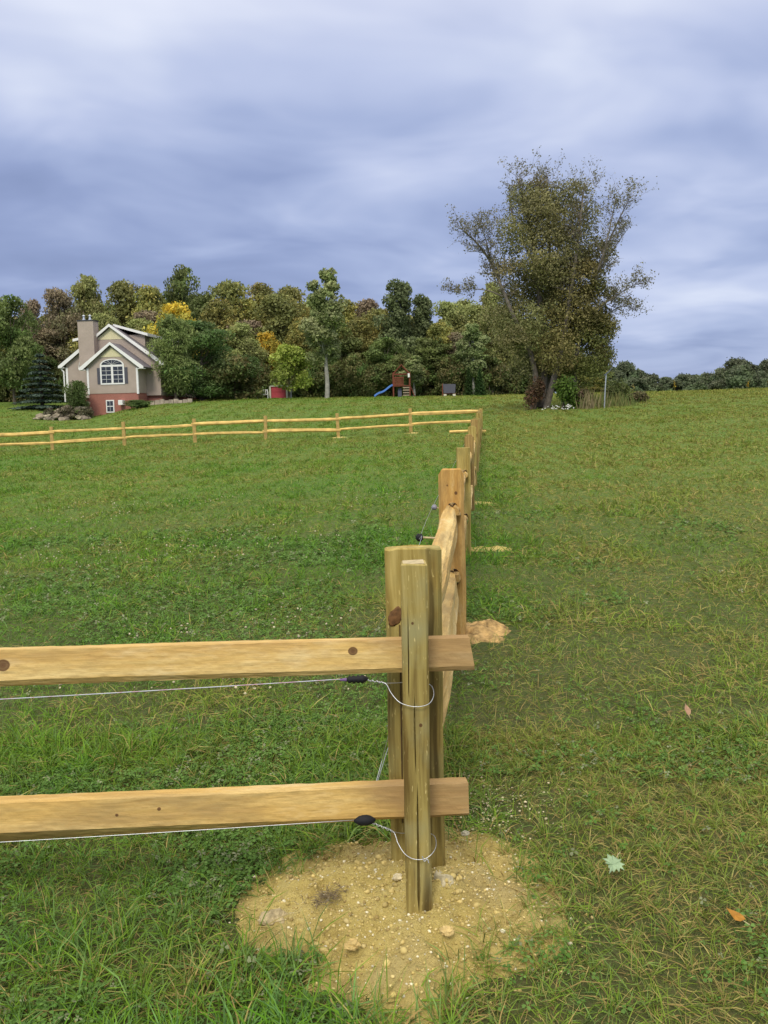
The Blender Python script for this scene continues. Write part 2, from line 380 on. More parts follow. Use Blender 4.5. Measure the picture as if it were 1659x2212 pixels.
# ------------------------------------------------------------------ ground sheet
def build_ground():
    ys = np.concatenate([np.arange(-30, 0, 2.0), np.arange(0, 1.4, .2), np.arange(1.4, 9, .06), 9 * np.exp(np.arange(0, 1, .0045) * np.log(900 / 9))])
    xs_h = np.concatenate([np.arange(0, 3, .08), 3 * np.exp(np.arange(0, 1.0001, .012) * np.log(900 / 3))])
    xs = np.concatenate([-xs_h[::-1][:-1], xs_h])
    X, Y = np.meshgrid(xs, ys); Z = gz(X, Y)
    Z = Z - .012 * (np.hypot((X - .04) / .45, (Y - 2.6) / .45) < 1)
    v = np.stack([X, Y, Z], -1).reshape(-1, 3); nx = len(xs); ny = len(ys)
    i = np.arange(ny - 1)[:, None] * nx + np.arange(nx - 1)[None]; f = np.stack([i, i + 1, i + nx + 1, i + nx], -1).reshape(-1, 4)
    me = mesh_np('ground', v, f, 4)
    m, t, b = mat('meadow_ground'); co = coord(t)
    big = t.noise(co, .33, 4, .6); mid = t.noise(co, 1.7, 5, .65); fine = t.noise(co, 28, 5, .7); fn2 = t.noise(co, 7, 5, .7)
    # short green turf with straw coloured thatch
    v_ = t.math('ADD', t.math('MULTIPLY', big, .42), t.math('ADD', t.math('MULTIPLY', mid, .30), t.math('MULTIPLY', fn2, .28)))
    c1 = t.ramp(v_, [(.36, (.060, .165, .012)), (.48, (.085, .195, .018)), (.56, (.120, .205, .028)), (.66, (.180, .205, .048))])
    c2 = t.mix(t.ramp(fine, [(.40, (0, 0, 0)), (.62, (.6, .6, .6))]), c1, (.17, .155, .055))
    # close to the camera the bare soil and thatch between the modelled blades
    dist = t.vmath('LENGTH', t.vmath('MULTIPLY', co, (.9, 1, 0)))
    nearf = t.ramp(t.math('DIVIDE', dist, 40), [(.10, (1,) * 3), (.45, (0,) * 3)])
    soil = t.ramp(t.math('ADD', t.math('MULTIPLY', fine, .6), t.math('MULTIPLY', fn2, .4)), [(.35, (.035, .038, .012)), (.6, (.09, .080, .032))])
    col = t.mix(t.math('MULTIPLY', nearf, .8), c2, soil)
    t.set(b.inputs['Base Color'], col); b.inputs['Roughness'].default_value = .95
    bump(t, b, t.math('ADD', fine, fn2), .9, .03)
    o = link('ground', me, m, smooth=True); o['kind'] = 'structure'
build_ground()

# ------------------------------------------------------------------ yellow clay mound round the corner posts
MC = (.05, 2.61)
def mound_h(x, y):
    dx = (x - MC[0]) / .86; dy = (y - MC[1]) / 1.18; a = np.arctan2(dy, dx); r = np.hypot(dx, dy)
    lim = .455 + .03 * np.sin(a * 2 + .6) + .03 * np.cos(a) ** 2 * 0 + .22 * (fbm(vnA, np.cos(a) * 1.7 + 20, np.sin(a) * 1.7 + 20, 3) - .5) * 2 - .05 * np.sin(a) + .10 * (fbm(vnD, np.cos(a) * 6 + 20, np.sin(a) * 6 + 20, 3) - .5)
    lim = np.where(dx < 0, lim * (1 - .10 * np.clip(dy, 0, .5) * 2), lim)
    t = np.clip(1 - r / lim, -1, 1)
    lump = fbm(vnB, x * 7 + 3, y * 7 + 9, 3) - .5; cl = fbm(vnC, x * 30 + 3, y * 30 + 9, 3) - .5
    h = .085 * np.where(t > 0, np.abs(t) ** 1.0, -np.abs(t) * .55) + lump * .060 * np.clip(t * 5 + .3, 0, 1) + (cl * .030 + (fbm(vnD, x * 15, y * 15, 2) - .5) * .030) * np.clip(t * 6 + .5, 0, 1)
    h = h + .035 * np.exp(-((x - .155) ** 2 + (y - 2.54) ** 2) / .0016)     # crumbled heap against the post foot
    h = h + .030 * np.exp(-((x + .30) ** 2 / .006 + (y - 2.42) ** 2 / .003))
    h = h + .030 * np.exp(-((x + .22) ** 2 / .02 + (y - 2.86) ** 2 / .004))
    return h + .004, t
def build_mound():
    xs = np.arange(-.70, .75, .0075); ys = np.arange(1.85, 3.32, .0075); X, Y = np.meshgrid(xs, ys); h, t = mound_h(X, Y); Z = gz(X, Y) + h
    v = np.stack([X, Y, Z], -1).reshape(-1, 3); nx = len(xs); ny = len(ys)
    i = np.arange(ny - 1)[:, None] * nx + np.arange(nx - 1)[None]; f = np.stack([i, i + 1, i + nx + 1, i + nx], -1).reshape(-1, 4)
    keep = (h.reshape(-1)[f].max(1) > -.02); f = f[keep]
    me = mesh_np('dirt_mound', v, f, 4)
    m, t_, b = mat('yellow_clay'); co = coord(t_)
    a = t_.noise(co, 5, 5, .6); c = t_.noise(co, 60, 5, .7); d = t_.noise(co, 210, 3, .6)
    col = t_.ramp(t_.math('ADD', t_.math('MULTIPLY', a, .6), t_.math('MULTIPLY', c, .4)), [(.34, (.32, .235, .070)), (.47, (.52, .405, .125)), (.58, (.61, .49, .165)), (.70, (.66, .56, .26))])
    col = t_.mix(t_.ramp(d, [(.64, (0,) * 3), (.72, (.7,) * 3)]), col, (.66, .57, .36))
    g = t_.noise(co, 2.2, 3, .5); col = t_.mix(t_.ramp(g, [(.50, (0,) * 3), (.66, (.5,) * 3)]), col, (.40, .32, .17))
    t_.set(b.inputs['Base Color'], col); b.inputs['Roughness'].default_value = .97
    bump(t_, b, t_.math('ADD', c, t_.math('MULTIPLY', d, .5)), 1.0, .016)
    o = link('dirt_mound', me, m, smooth=True)
    tag(o, 'mound of crumbly yellow clay heaped round the near corner posts', 'dirt mound')
    return m
M['clay'] = build_mound()
def ico(sub=1):
    bm = bmesh.new(); bmesh.ops.create_icosphere(bm, subdivisions=sub, radius=1); v = np.array([p.co[:] for p in bm.verts]); f = np.array([[p.index for p in q.verts] for q in bm.faces]); bm.free(); return v, f
def clods(name, pts, sizes, cols, sub=1, flat=.65):
    v0, f0 = ico(sub); V = []; Fc = []; CC = []
    for k, (p, s) in enumerate(zip(pts, sizes)):
        j = 1 + (rng.random(len(v0)) - .5) * .55; ang = rng.random() * 6.28; c, sn = math.cos(ang), math.sin(ang)
        q = v0 * j[:, None] * s * np.array([1, .75, flat]); q = np.stack([q[:, 0] * c - q[:, 1] * sn, q[:, 0] * sn + q[:, 1] * c, q[:, 2]], -1)
        V.append(q + p); Fc.append(f0 + k * len(v0)); CC.append(np.tile(cols[k], (len(v0), 1)))
    return mesh_np(name, np.concatenate(V), np.concatenate(Fc), 3, np.concatenate(CC))
M['crumb'] = attr_mat('clay_crumbs', .95, 0, 0)
def build_crumbs():
    n = 24000; x = rng.uniform(-.75, .80, n); y = rng.uniform(1.85, 3.40, n); h, t = mound_h(x, y); k = (t > -.45) & (rng.random(n) < np.clip(.50 + t * (1 + (t < 0) * .6), .0, 1)); x, y, h = x[k], y[k], h[k]
    # loose pale grit scattered to the right behind the post
    m = 500; x2 = rng.normal(.36, .12, m); y2 = rng.normal(3.22, .16, m); x = np.append(x, x2); y = np.append(y, y2); h = np.append(h, np.full(m, .01))
    mm = 160; ca = rng.uniform(0, 6.28, 14); cr_ = rng.uniform(.1, .42, 14); q_ = rng.integers(0, 14, mm); x3 = .05 + np.cos(ca[q_]) * cr_[q_] * .85 + rng.normal(0, .03, mm); y3 = 2.6 + np.sin(ca[q_]) * cr_[q_] * 1.1 + rng.normal(0, .03, mm); x = np.append(x3, x); y = np.append(y3, y); h = np.append(mound_h(x3, y3)[0], h)
    n = len(x); s = .0018 + .0050 * rng.random(n) ** 4 + .006 * (rng.random(n) > .97) * rng.random(n); z = gz(x, y) + np.maximum(h, 0) + s * .25
    base = np.array([[.47, .375, .13], [.55, .45, .19], [.66, .61, .42], [.36, .27, .10]])[rng.choice(4, n, p=[.4, .28, .14, .18])]
    base[-m:] = np.array([.60, .53, .34]); s[:mm] = .006 + .009 * rng.random(mm) ** 2; base[:mm] = np.array([.50, .40, .15]) * (.75 + .4 * rng.random((mm, 1)))
    o = link('clay_crumbs', clods('clay_crumbs', np.stack([x, y, z], -1), s, base), M['crumb']); tag(o, 'loose crumbs and grit of yellow clay strewn over the mound', 'clay crumbs', kind='stuff')
build_crumbs()

# ------------------------------------------------------------------ posts
def ring_post(w, d, h, seed, cham=.012, shoulder=.0, below=.35, levels=34, wob=.004, splits=()):
    """rounded rectangular post, local z up from ground; shoulder: how far the top corners are cut down"""
    r = random.Random(seed)
    def prof(hw, hd, c):
        return [(-hw + c, -hd), (-hw * .62, -hd), (hw * .62, -hd), (hw - c, -hd), (hw, -hd + c), (hw, 0), (hw, hd - c), (hw - c, hd), (0, hd), (-hw + c, hd), (-hw, hd - c), (-hw, 0), (-hw, -hd + c)]
    v = []; f = []; o = Vector((r.random() * 50, r.random() * 50, 0)); K = 13
    zs = [-below + (h + below) * i / (levels - 1) for i in range(levels)]
    for z in zs:
        for k, (x, y) in enumerate(prof(w / 2, d / 2, cham)):
            p = Vector((x * 9, y * 9, z * 1.4)) + o
            nx = mnoise.noise(p) * wob * 1.6 + mnoise.noise(p * 3.1) * wob * .6; ny = mnoise.noise(p + Vector((9, 3, 2))) * wob * 1.3
            zz = z
            if z > h - 1e-6 and shoulder and abs(x) > w * .38: zz = z - shoulder
            v.append((x + nx, y + ny, zz + (mnoise.noise(p * 2) * .004 if z > h - 1e-6 else 0)))
    n = len(zs)
    for i in range(n - 1):
        for k in range(K): a = i * K; f.append((a + k, a + (k + 1) % K, a + K + (k + 1) % K, a + K + k))
    # slightly drawn in top edge and cap
    a = (n - 1) * K; b0 = len(v)
    cx = sum(v[a + k][0] for k in range(K)) / K; cy = sum(v[a + k][1] for k in range(K)) / K
    for k in range(K):
        x, y, z = v[a + k]; v.append((cx + (x - cx) * .93, cy + (y - cy) * .90, z + .004))
    for k in range(K): f.append((a + k, a + (k + 1) % K, b0 + (k + 1) % K, b0 + k))
    cap = len(f); f.append(tuple(b0 + k for k in range(K)))
    me = mesh_py('post', v, f); return me, cap
def bool_cut(me, cutters):
    """cut real openings through a mesh; cutters are meshes"""
    o = bpy.data.objects.new('tmp', me); C.objects.link(o); tmp = []
    for i, c in enumerate(cutters):
        co = bpy.data.objects.new('cut', c); C.objects.link(co); tmp.append(co)
        md = o.modifiers.new('b%d' % i, 'BOOLEAN'); md.operation = 'DIFFERENCE'; md.object = co; md.solver = 'EXACT'
    dg = bpy.context.evaluated_depsgraph_get(); dg.update(); out = bpy.data.meshes.new_from_object(o.evaluated_get(dg)); out.name = 'post'
    for q in tmp + [o]: bpy.data.objects.remove(q)
    return out
def oval(cx, cz, hw, hh, y0=-.3, y1=.3, n=16):
    b = MB(); b.prism([(cx + hw * math.copysign(abs(math.cos(a)) ** .8, math.cos(a)), cz + hh * math.copysign(abs(math.sin(a)) ** .8, math.sin(a))) for a in [2 * math.pi * i / n for i in range(n)]], y0, y1)
    me = mesh_py('oval', b.v, b.f); bm = bmesh.new(); bm.from_mesh(me); bmesh.ops.recalc_face_normals(bm, faces=bm.faces); bm.to_mesh(me); bm.free(); return me

def rail_mesh(L, profA, profB, seed, taperA=.0, taperB=.0, N=46, wob=.006, bend=.02, endcut=0.0, tl=.45):
    """split rail along +X from 0 to L; profiles are (y,z) polygons with the same count, taper: fraction of the section left at the end"""
    r = random.Random(seed); o = Vector((r.random() * 60, r.random() * 60, r.random() * 60)); v = []; f = []
    rough = N >= 40
    if rough:
        N = 300 if N >= 80 else 90; q = 5
        ref = lambda p: [(p[i][0] + (p[(i + 1) % len(p)][0] - p[i][0]) * j / q, p[i][1] + (p[(i + 1) % len(p)][1] - p[i][1]) * j / q) for i in range(len(p)) for j in range(q)]
        profA, profB = ref(profA), ref(profB)
    K = len(profA); kk = 5 if rough else 1
    for i in range(N):
        t = i / (N - 1); x = L * t; s = 1.0
        if taperA and x < tl: s *= taperA + (1 - taperA) * (x / tl) ** .7
        if taperB and L - x < tl: s *= taperB + (1 - taperB) * ((L - x) / tl) ** .7
        bz = math.sin(t * math.pi) * bend * r_sign(seed) ; by = math.sin(t * math.pi * 1.3 + seed) * bend * .5
        for k in range(K):
            y = profA[k][0] * (1 - t) + profB[k][0] * t; z = profA[k][1] * (1 - t) + profB[k][1] * t
            p = Vector((x * 1.3, y * 14, z * 14)) + o; p2 = Vector((x * 6, y * 45, z * 45 + 4)) + o
            ny = mnoise.noise(p) * wob + mnoise.noise(p2) * wob * .25; nz = mnoise.noise(p + Vector((0, 0, 9))) * wob + mnoise.noise(p2 + Vector((0, 0, 9))) * wob * .25
            if rough:
                p3 = Vector((x * 26, y * 170, z * 170)) + o; w3 = mnoise.noise(p3); ny += w3 * .0014; nz += mnoise.noise(p3 + Vector((5, 5, 5))) * .0016
                tws = .18 * math.sin(x * 1.1 + seed) if wob > .005 else 0.0; y, z = y * math.cos(tws) - z * math.sin(tws), y * math.sin(tws) + z * math.cos(tws)
            xe = x + (z * endcut if i == N - 1 else 0)
            v.append((xe, y * s + ny + by, z * (s if True else 1) + nz + bz))
    for i in range(N - 1):
        for k in range(K): a = i * K; f.append((a + k, a + (k + 1) % K, a + K + (k + 1) % K, a + K + k))
    f.append(tuple(range(K))[::-1]); f.append(tuple((N - 1) * K + k for k in range(K)))
    me = mesh_py('rail', v, f); bm = bmesh.new(); bm.from_mesh(me); bmesh.ops.recalc_face_normals(bm, faces=bm.faces); bm.to_mesh(me); bm.free(); return me
def r_sign(s): return 1 if s % 2 else -1
def aim(o, p0, p1, parent=None):
    d = (Vector(p1) - Vector(p0)); q = d.to_track_quat('X', 'Z'); o.location = p0; o.rotation_mode = 'XYZ'; o.rotation_euler = q.to_euler()
    if parent: o.location = Vector(p0) - parent.location
    return d.length

# --- the near fence across the foreground ---
near = empty('split_rail_fence', (.078, 2.435, 0)); tag(near, 'yellow pine split rail fence crossing the foreground to the near corner', 'fence')
me, cap = ring_post(.073, .074, 1.055, 3, cham=.007, wob=.0022, levels=60)
# a long weather split down the face
cutb = MB(); cutb.prism([(-.006, .10), (-.002, .05), (.003, .12), (.0015, .30), (.0005, .44), (-.0035, .36)], -.05, -.018)
cutb.prism([(-.006, .50), (-.0035, .46), (-.0015, .56), (-.004, .70), (-.0075, .62)], -.05, -.022)
cutb.prism([(-.021, .70), (-.019, .68), (-.0165, .80), (-.018, .97), (-.0205, .84)], -.05, -.026)
cm = mesh_py('c', cutb.v, cutb.f); bm = bmesh.new(); bm.from_mesh(cm); bmesh.ops.recalc_face_normals(bm, faces=bm.faces); bm.to_mesh(cm); bm.free()
me = bool_cut(me, [cm])
p = link('post', me, M['post_front'], near, (0, 0, 0)); p['label'] = 'narrow greyish post with a long split, in front of both rails'
# its sawn slanting top
capo = MB(); capo.prism([(-.031, 1.054), (.031, 1.054), (.029, 1.0615), (-.029, 1.0595)], -.033, .033); link('sawn_top', mesh_py('sawn_top', capo.v, capo.f), M['cut'], p)
me2, _ = ring_post(.16, .10, 1.04, 77, cham=.012); link('post', me2, M['post'], near, (-3.12, -.02, 0))
# upper rail: (y,z) sections, -y is towards the camera
secR = [(.026, .044), (-.022, .047), (-.029, .012), (-.037, -.032), (-.028, -.046), (.024, -.040)]
secL = [(.030, .047), (-.024, .052), (-.035, .010), (-.047, -.034), (-.024, -.064), (.028, -.056)]
me = rail_mesh(3.10, secL, secR, 11, taperB=.0, wob=.0035, bend=.004, endcut=-.15, N=90)
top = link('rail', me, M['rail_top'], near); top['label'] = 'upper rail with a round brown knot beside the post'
# the rails' own frames start at their right ends so that x runs to negative leftwards
def shift(me, dx):
    n = len(me.vertices); a = np.zeros(n * 3, np.float32); me.vertices.foreach_get('co', a); a = a.reshape(-1, 3); a[:, 0] += dx; me.vertices.foreach_set('co', a.ravel()); me.update()
shift(me, -3.10)
def place_rail(o, pr, pl, parent):
    d = Vector(pr) - Vector(pl); o.rotation_euler = d.to_track_quat('X', 'Z').to_euler(); o.location = Vector(pr) - parent.location
place_rail(top, (.245, 2.535, .775), (-2.85, 2.36, .788), near)
secLR = [(.030, .044), (-.026, .047), (-.032, .0), (-.038, -.038), (-.028, -.047), (.026, -.044)]
secLL = [(.034, .044), (-.036, .050), (-.045, .012), (-.055, -.022), (-.010, -.094), (.030, -.088)]
me = rail_mesh(3.10, secLL, secLR, 24, wob=.0035, bend=.003, N=90); shift(me, -3.10)
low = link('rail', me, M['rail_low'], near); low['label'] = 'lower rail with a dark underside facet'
place_rail(low, (.230, 2.545, .335), (-2.87, 2.36, .350), near)

# --- the fence running away from the camera ---
def FX(y): return .086 + .1166 * (y - 2.70)
ywide = 2.705
rec = empty('split_rail_fence', (FX(ywide), ywide, 0)); tag(rec, 'split rail fence running straight away up the field from the near corner', 'fence')
RO = Vector(rec.location)
yaw = -math.atan(.1166)
ys = [2.705, 5.75, 8.80, 11.85] + [11.85 + (38 - 11.85) * k / 9 for k in range(1, 10)]
tops = [1.062, 1.13, 1.17, 1.25]
pw = random.Random(5)
posts = []
for k, y in enumerate(ys):
    x = FX(y); g = G(x, y) if k else .0
    tz = tops[k] if k < 4 else g + 1.0 + (pw.random() - .5) * .10
    if k == len(ys) - 1: tz = 1.90
    h = tz
    w = (.170, .165, .135, .125)[k] if k < 4 else .125 + .02 * pw.random()
    if k == len(ys) - 1: w = .17
    hol = .79 if k == 0 else (tz - .30)
    if k < 4:
        me, _ = ring_post(w, .10 if k else .085, h, 20 + k, cham=.014 if k != 1 else .02, shoulder=(.004, .030, .0, .03)[k], wob=.004, below=.3)
        if k in (1, 2):
            me = bool_cut(me, [oval(.008, tz - .262, .035, .052), oval(.012, tz - .70, .034, .058)])
        mm = [M['post'], M['post_orange'], M['post'], M['post_tan']][k]
    else:
        me, _ = ring_post(w, .10, h - g, 20 + k, cham=.014, shoulder=random.choice((0, .02)), wob=.006, levels=14); mm = M['post_tan'] if k % 2 else M['post']
        me.name = 'post'
    o = link('post', me, mm, rec, Vector((x, y, 0 if k < 4 else g)) - RO, (0, 0, yaw if k else 0))
    if k == 0: o['label'] = 'wide olive brown corner post behind the narrow one, with a big knot'
    if k == 1: o['label'] = 'fresh orange post with holes holding the rails'
    if k in (0,): wide = o
    posts.append((x, y, g, tz))
# knot on the wide post
bmk = bmesh.new(); bmesh.ops.create_icosphere(bmk, subdivisions=3, radius=1)
for q in bmk.verts:
    n_ = mnoise.noise(q.co * 2.5) * .25; q.co = Vector((q.co.x * .019 * (1 + n_), q.co.y * .004, q.co.z * .032 * (1 + n_)))
mk = bpy.data.meshes.new('knot'); bmk.to_mesh(mk); bmk.free(); link('knot', mk, M['knot'], wide, (-.059, -.043, .855), (0, R(25), 0), smooth=True)
split = MB(); split.prism([(-.050, .20), (-.046, .20), (-.044, .83), (-.0475, .83)], -.0455, -.040); link('weather_split', mesh_py('weather_split', split.v, split.f), M['hole'], wide)

def sec(r, sc=1.0):
    k = r.choice((4, 5, 5)); a0 = r.random() * 6.28; out = []
    for i in range(k):
        for e in (-.16, .16):
            a = a0 + (i + e) * 2 * math.pi / k; rr = (.046 + r.random() * .014) * sc; out.append((rr * math.cos(a) * .85, rr * math.sin(a)))
    while len(out) < 10: out.append(out[-1])
    return out[:10]
def rfix(me): 
    bm = bmesh.new(); bm.from_mesh(me); bmesh.ops.remove_doubles(bm, verts=bm.verts, dist=.0008); bmesh.ops.recalc_face_normals(bm, faces=bm.faces); bm.to_mesh(me); bm.free(); return me
pr = random.Random(17)
for k in range(len(posts) - 1):
    a, b_ = posts[k], posts[k + 1]
    za = (.775, .335) if k == 0 else (a[3] - .265, a[3] - .70)
    zb = (b_[3] - .262, b_[3] - .70)
    for j in (0, 1):
        p0 = Vector((a[0] + (.012 if k == 0 else .01), a[1] - .12 if k else a[1] + .02, za[j])); p1 = Vector((b_[0] + .008, b_[1] + .16, zb[j]))
        L = (p1 - p0).length; s1 = sec(pr, 1.30 if k == 0 else 1.05)
        me = rfix(rail_mesh(L, s1, s1, 40 + 2 * k + j, taperA=.45, taperB=.42, N=40 if k < 4 else 14, wob=.010, bend=.018, tl=.75 if k == 0 else .5))
        o = link('rail', me, M['rail'], rec); d = p1 - p0; o.rotation_euler = d.to_track_quat('X', 'Z').to_euler(); o.location = p0 - RO

# --- the far fence crossing the field ---
far = empty('split_rail_fence', (1.226, 38, G(1.226, 38))); tag(far, 'bright split rail fence crossing the field far off below the house', 'fence'); FO = Vector(far.location)
fx = [4.19, 1.226, -1.88, -4.965, -8.015, -11.046, -14.06, -17.1, -20.15, -23.2, -26.2]
fp = []
for k, x in enumerate(fx):
    if k == 0: fp.append((4.12, 38.0, G(4.19, 38))); continue
    y = 38 + .15 * math.sin(k * 1.7); g = G(x, y); fp.append((x, y, g))
    me, _ = ring_post(.13 + .02 * pw.random(), .10, .98 + .05 * pw.random(), 60 + k, wob=.006, levels=12); link('post', me, M['post_far'], far, Vector((x, y, g)) - FO, (pw.uniform(-.02, .02), pw.uniform(-.03, .03), pw.uniform(-.2, .2)))
# chips of fresh wood and dug earth lying at the posts
for k in range(len(fp) - 1):
    a, b_ = fp[k], fp[k + 1]
    for j, hz in enumerate((.76, .33)):
        da = pw.uniform(-.04, .04); db = pw.uniform(-.04, .04)
        p0 = Vector((a[0] + .12, a[1] - .02, a[2] + hz + da + (.12 if k == 0 else 0))); p1 = Vector((b_[0] - .12, b_[1] - .02, b_[2] + hz + db)); L = (p1 - p0).length
        s1 = sec(pr, 1.15 if (k + j) % 3 else 1.5); me = rfix(rail_mesh(L, s1, s1, 80 + 2 * k + j, taperA=.5, taperB=.5, N=16, wob=.014, bend=.012, tl=.5))
        o = link('rail', me, M['rail_far'], far); d = p1 - p0; o.rotation_euler = d.to_track_quat('X', 'Z').to_euler(); o.location = p0 - FO

def chip_heap(x, y, rx, ry, h, name, label, m, n=46):
    v = []; f = []
    for i in range(n):
        for j in range(n):
            u = i / (n - 1) * 2 - 1; w = j / (n - 1) * 2 - 1; X = x + u * rx; Y = y + w * ry; a = math.atan2(w, u); lim = .78 + .3 * mnoise.noise(Vector((math.cos(a) * 1.6, math.sin(a) * 1.6, x)))
            t = 1 - math.hypot(u, w) / lim; z = h * (abs(t) ** .8 if t > 0 else -abs(t) * 2) + mnoise.noise(Vector((X * 9, Y * 9, 0))) * h * .6 * min(1, max(0, t * 3 + .3)) + mnoise.noise(Vector((X * 30, Y * 30, 0))) * h * .25
            v.append((X - x, Y - y, z + G(X, Y) - G(x, y)))
    for i in range(n - 1):
        for j in range(n - 1): a = i * n + j; f.append((a, a + n, a + n + 1, a + 1))
    o = link(name, mesh_py(name, v, f), m, None, (x, y, G(x, y)), smooth=True); tag(o, label, 'dirt mound')
chip_heap(.62, 5.86, .30, .36, .07, 'dirt_mound', 'orange heap of dug clay at the foot of the second fence post', M['clay_chips'])
chip_heap(1.00, 9.05, .45, .14, .04, 'dirt_mound', 'thin pale streak of clay right of the third fence post', M['clay'], 30)
chip_heap(1.30, 12.6, .40, .14, .03, 'dirt_mound', 'faint pale scrap of clay beside the fourth fence post', M['clay'], 24)
chip_heap(1.25, 37.7, .4, .3, .03, 'dirt_mound', 'small pale patch of earth under the far fence post nearest the corner', M['clay'], 20)
chip_heap(-1.85, 37.7, .5, .3, .03, 'dirt_mound', 'small pale patch of earth under the second far post from the corner', M['clay'], 20)
# a spare rail lying in the grass by the far corner
me = rfix(rail_mesh(1.5, sec(pr, 1.2), sec(pr, 1.1), 99, wob=.01, N=12)); o = link('loose_rail', me, M['rail_far'], None); a = at(980, 934, 36.5); o.location = (2.75, 36.5, G(2.75, 36.5) + .08); tag(o, 'short yellow rail lying in the grass before the far corner post', 'rail')

# ------------------------------------------------------------------ electric wires of the near fence
def wire_set(name, label, yl, xi, yi, loop, up, kn):
    Yl, Yi = 2.34, 2.42
    pl = at(-40, yl[0], Yl); pi = at(xi, yi, Yi)
    root = empty(name, pi); tag(root, label, 'electric wire')
    far_l = pl + (pl - pi).normalized() * 1.6
    b = MB(); n = 24; pts = [far_l.lerp(pi, i / n) + Vector((0, 0, -.012 * math.sin(math.pi * i / n))) for i in range(n + 1)]
    b.tube([q - pi for q in pts], (.0013 if up else .0010), 6); b.build('strand', M['polywire'] if up else M['wire'], root, smooth=True)
    # ribbed black insulator: spindle with flanges
    b = MB(); ax = (pi - pl).normalized(); q0 = -ax * .030; L = .062
    prof = [(0, .004), (.004, .009), (.010, .015), (.016, .0105), (.022, .0155), (.028, .0105), (.034, .0165), (.040, .012), (.046, .0175), (.052, .012), (.058, .008), (.062, .004)] if up else [(0, .004), (.006, .010), (.014, .017), (.024, .020), (.036, .021), (.046, .018), (.054, .012), (.062, .004)]
    b.tube([q0 + ax * p_ + Vector((.02, 0, -.002)) for p_, _ in prof], [r_ * .74 for _, r_ in prof], 14); ins = b.build('insulator', M['black'], root, smooth=True)
    if up:
        b = MB(); b.tube([q0 + Vector((.004, 0, -.002)), q0 + Vector((.022, 0, -.002))], [.003, .005], 10); b.build('violet_sleeve', M['violet'], root)
    # twisted tail to the split of the loop, then the loop round the narrow post
    ps = spline(loop, 8)
    b = MB(); b.tube([q - pi for q in ps], .0012, 6); b.build('loop', M['wire'], root, smooth=True)
    tw = []
    a0, a1 = Vector(loop[0]), Vector(loop[2])
    for i in range(33):
        t = i / 32; c_ = a0.lerp(a1, t) if t < 1 else a1; w = t * 5 * 2 * math.pi; tw.append(c_ + Vector((0, math.cos(w), math.sin(w))) * .003)
    b = MB(); b.tube([q - pi for q in tw], .0013, 5); b.build('twist', M['wire'], root, smooth=True)
    if kn:
        b = MB(); c_ = Vector(at(918, 1855, 2.385))
        b.tube([q - pi for q in spline([c_ + Vector((-.008, -.004, .010)), c_ + Vector((-.002, -.007, -.004)), c_ + Vector((.006, -.006, .002)), c_ + Vector((.010, -.010, -.008))], 5)], .0012, 5); b.build('twisted_end', M['wire'], root)
A = lambda x, y, Y: tuple(at(x, y, Y))
wire_set('electric_fence_wire', 'upper pinkish white wire tied to the narrow post below the upper rail', (1504,), 755, 1466, [A(782, 1467, 2.42), A(806, 1472, 2.43), A(832, 1476, 2.43), A(845, 1497, 2.41), A(863, 1517, 2.392), A(890, 1526, 2.385), A(915, 1525, 2.385), A(930, 1517, 2.395), A(937, 1500, 2.43), A(932, 1482, 2.47), A(915, 1474, 2.49), A(890, 1472, 2.49), A(862, 1475, 2.46), A(832, 1476, 2.43)], True, False)
wire_set('electric_fence_wire', 'lower grey wire tied to the narrow post under the lower rail', (1813,), 772, 1771, [A(800, 1776, 2.42), A(825, 1785, 2.43), A(850, 1797, 2.43), A(860, 1822, 2.41), A(875, 1845, 2.392), A(895, 1856, 2.385), A(918, 1855, 2.385), A(935, 1842, 2.395), A(942, 1825, 2.43), A(938, 1806, 2.47), A(920, 1798, 2.49), A(895, 1797, 2.49), A(870, 1800, 2.46), A(850, 1797, 2.43)], False, True)
# wires of the fence running away: a bracket insulator on the first rail, another at the second post, strands between
ip = Vector(at(907, 1161, 4.1)); root = empty('electric_fence_wire', ip); tag(root, 'thin wire on black stand-off insulators running beside the receding fence', 'electric wire')
def standoff(p, m, parent, rod=.09):
    b = MB(); b.tube([(0, 0, 0), (.012, 0, 0), (.020, 0, 0), (.026, 0, 0), (.034, 0, 0)], [.006, .020, .016, .021, .010], 14)
    e = b.build('insulator', m, parent, smooth=True); e.location = Vector(p) - ip
    b = MB(); b.tube([(.030, 0, 0), (rod, 0, -.004)], .0045, 8); b.build('bracket', M['cut'], e)
standoff(ip - Vector((.02, 0, 0)), M['black'], root); standoff(Vector(at(932, 1096, 5.70)), plain('grey_plastic', (.22, .22, .26), .4, .3, 90), root, .045)
w0 = Vector(at(836, 1322, 2.72)); w1 = Vector(at(812, 1372, 2.95)); 
b = MB(); pts = spline([Vector((FX(2.7) - .09, 2.72, .845)), Vector(at(822, 1345, 2.80)), Vector(at(806, 1385, 2.86)), Vector(at(815, 1440, 2.95)), ip - Vector((.01, .25, -.01)), ip, Vector(at(934, 1096, 5.70)), Vector((FX(8.8) - .10, 8.78, 1.0)), Vector((FX(14) - .1, 14, 1.1)), Vector((FX(20) - .1, 20, 1.22))], 10)
b.tube([q - ip for q in pts], .0009, 5); b.build('strand', M['wire'], root, smooth=True)
b = MB(); pts = spline([Vector((FX(2.7) - .09, 2.70, .50)), Vector(at(838, 1590, 2.76)), Vector(at(826, 1640, 2.80)), Vector(at(815, 1690, 2.86)), Vector((FX(5.7) - .1, 5.7, .38)), Vector((FX(12) - .1, 12, .55))], 10)
b.tube([q - ip for q in pts], .0013, 5); b.build('strand', M['wire'], root, smooth=True)

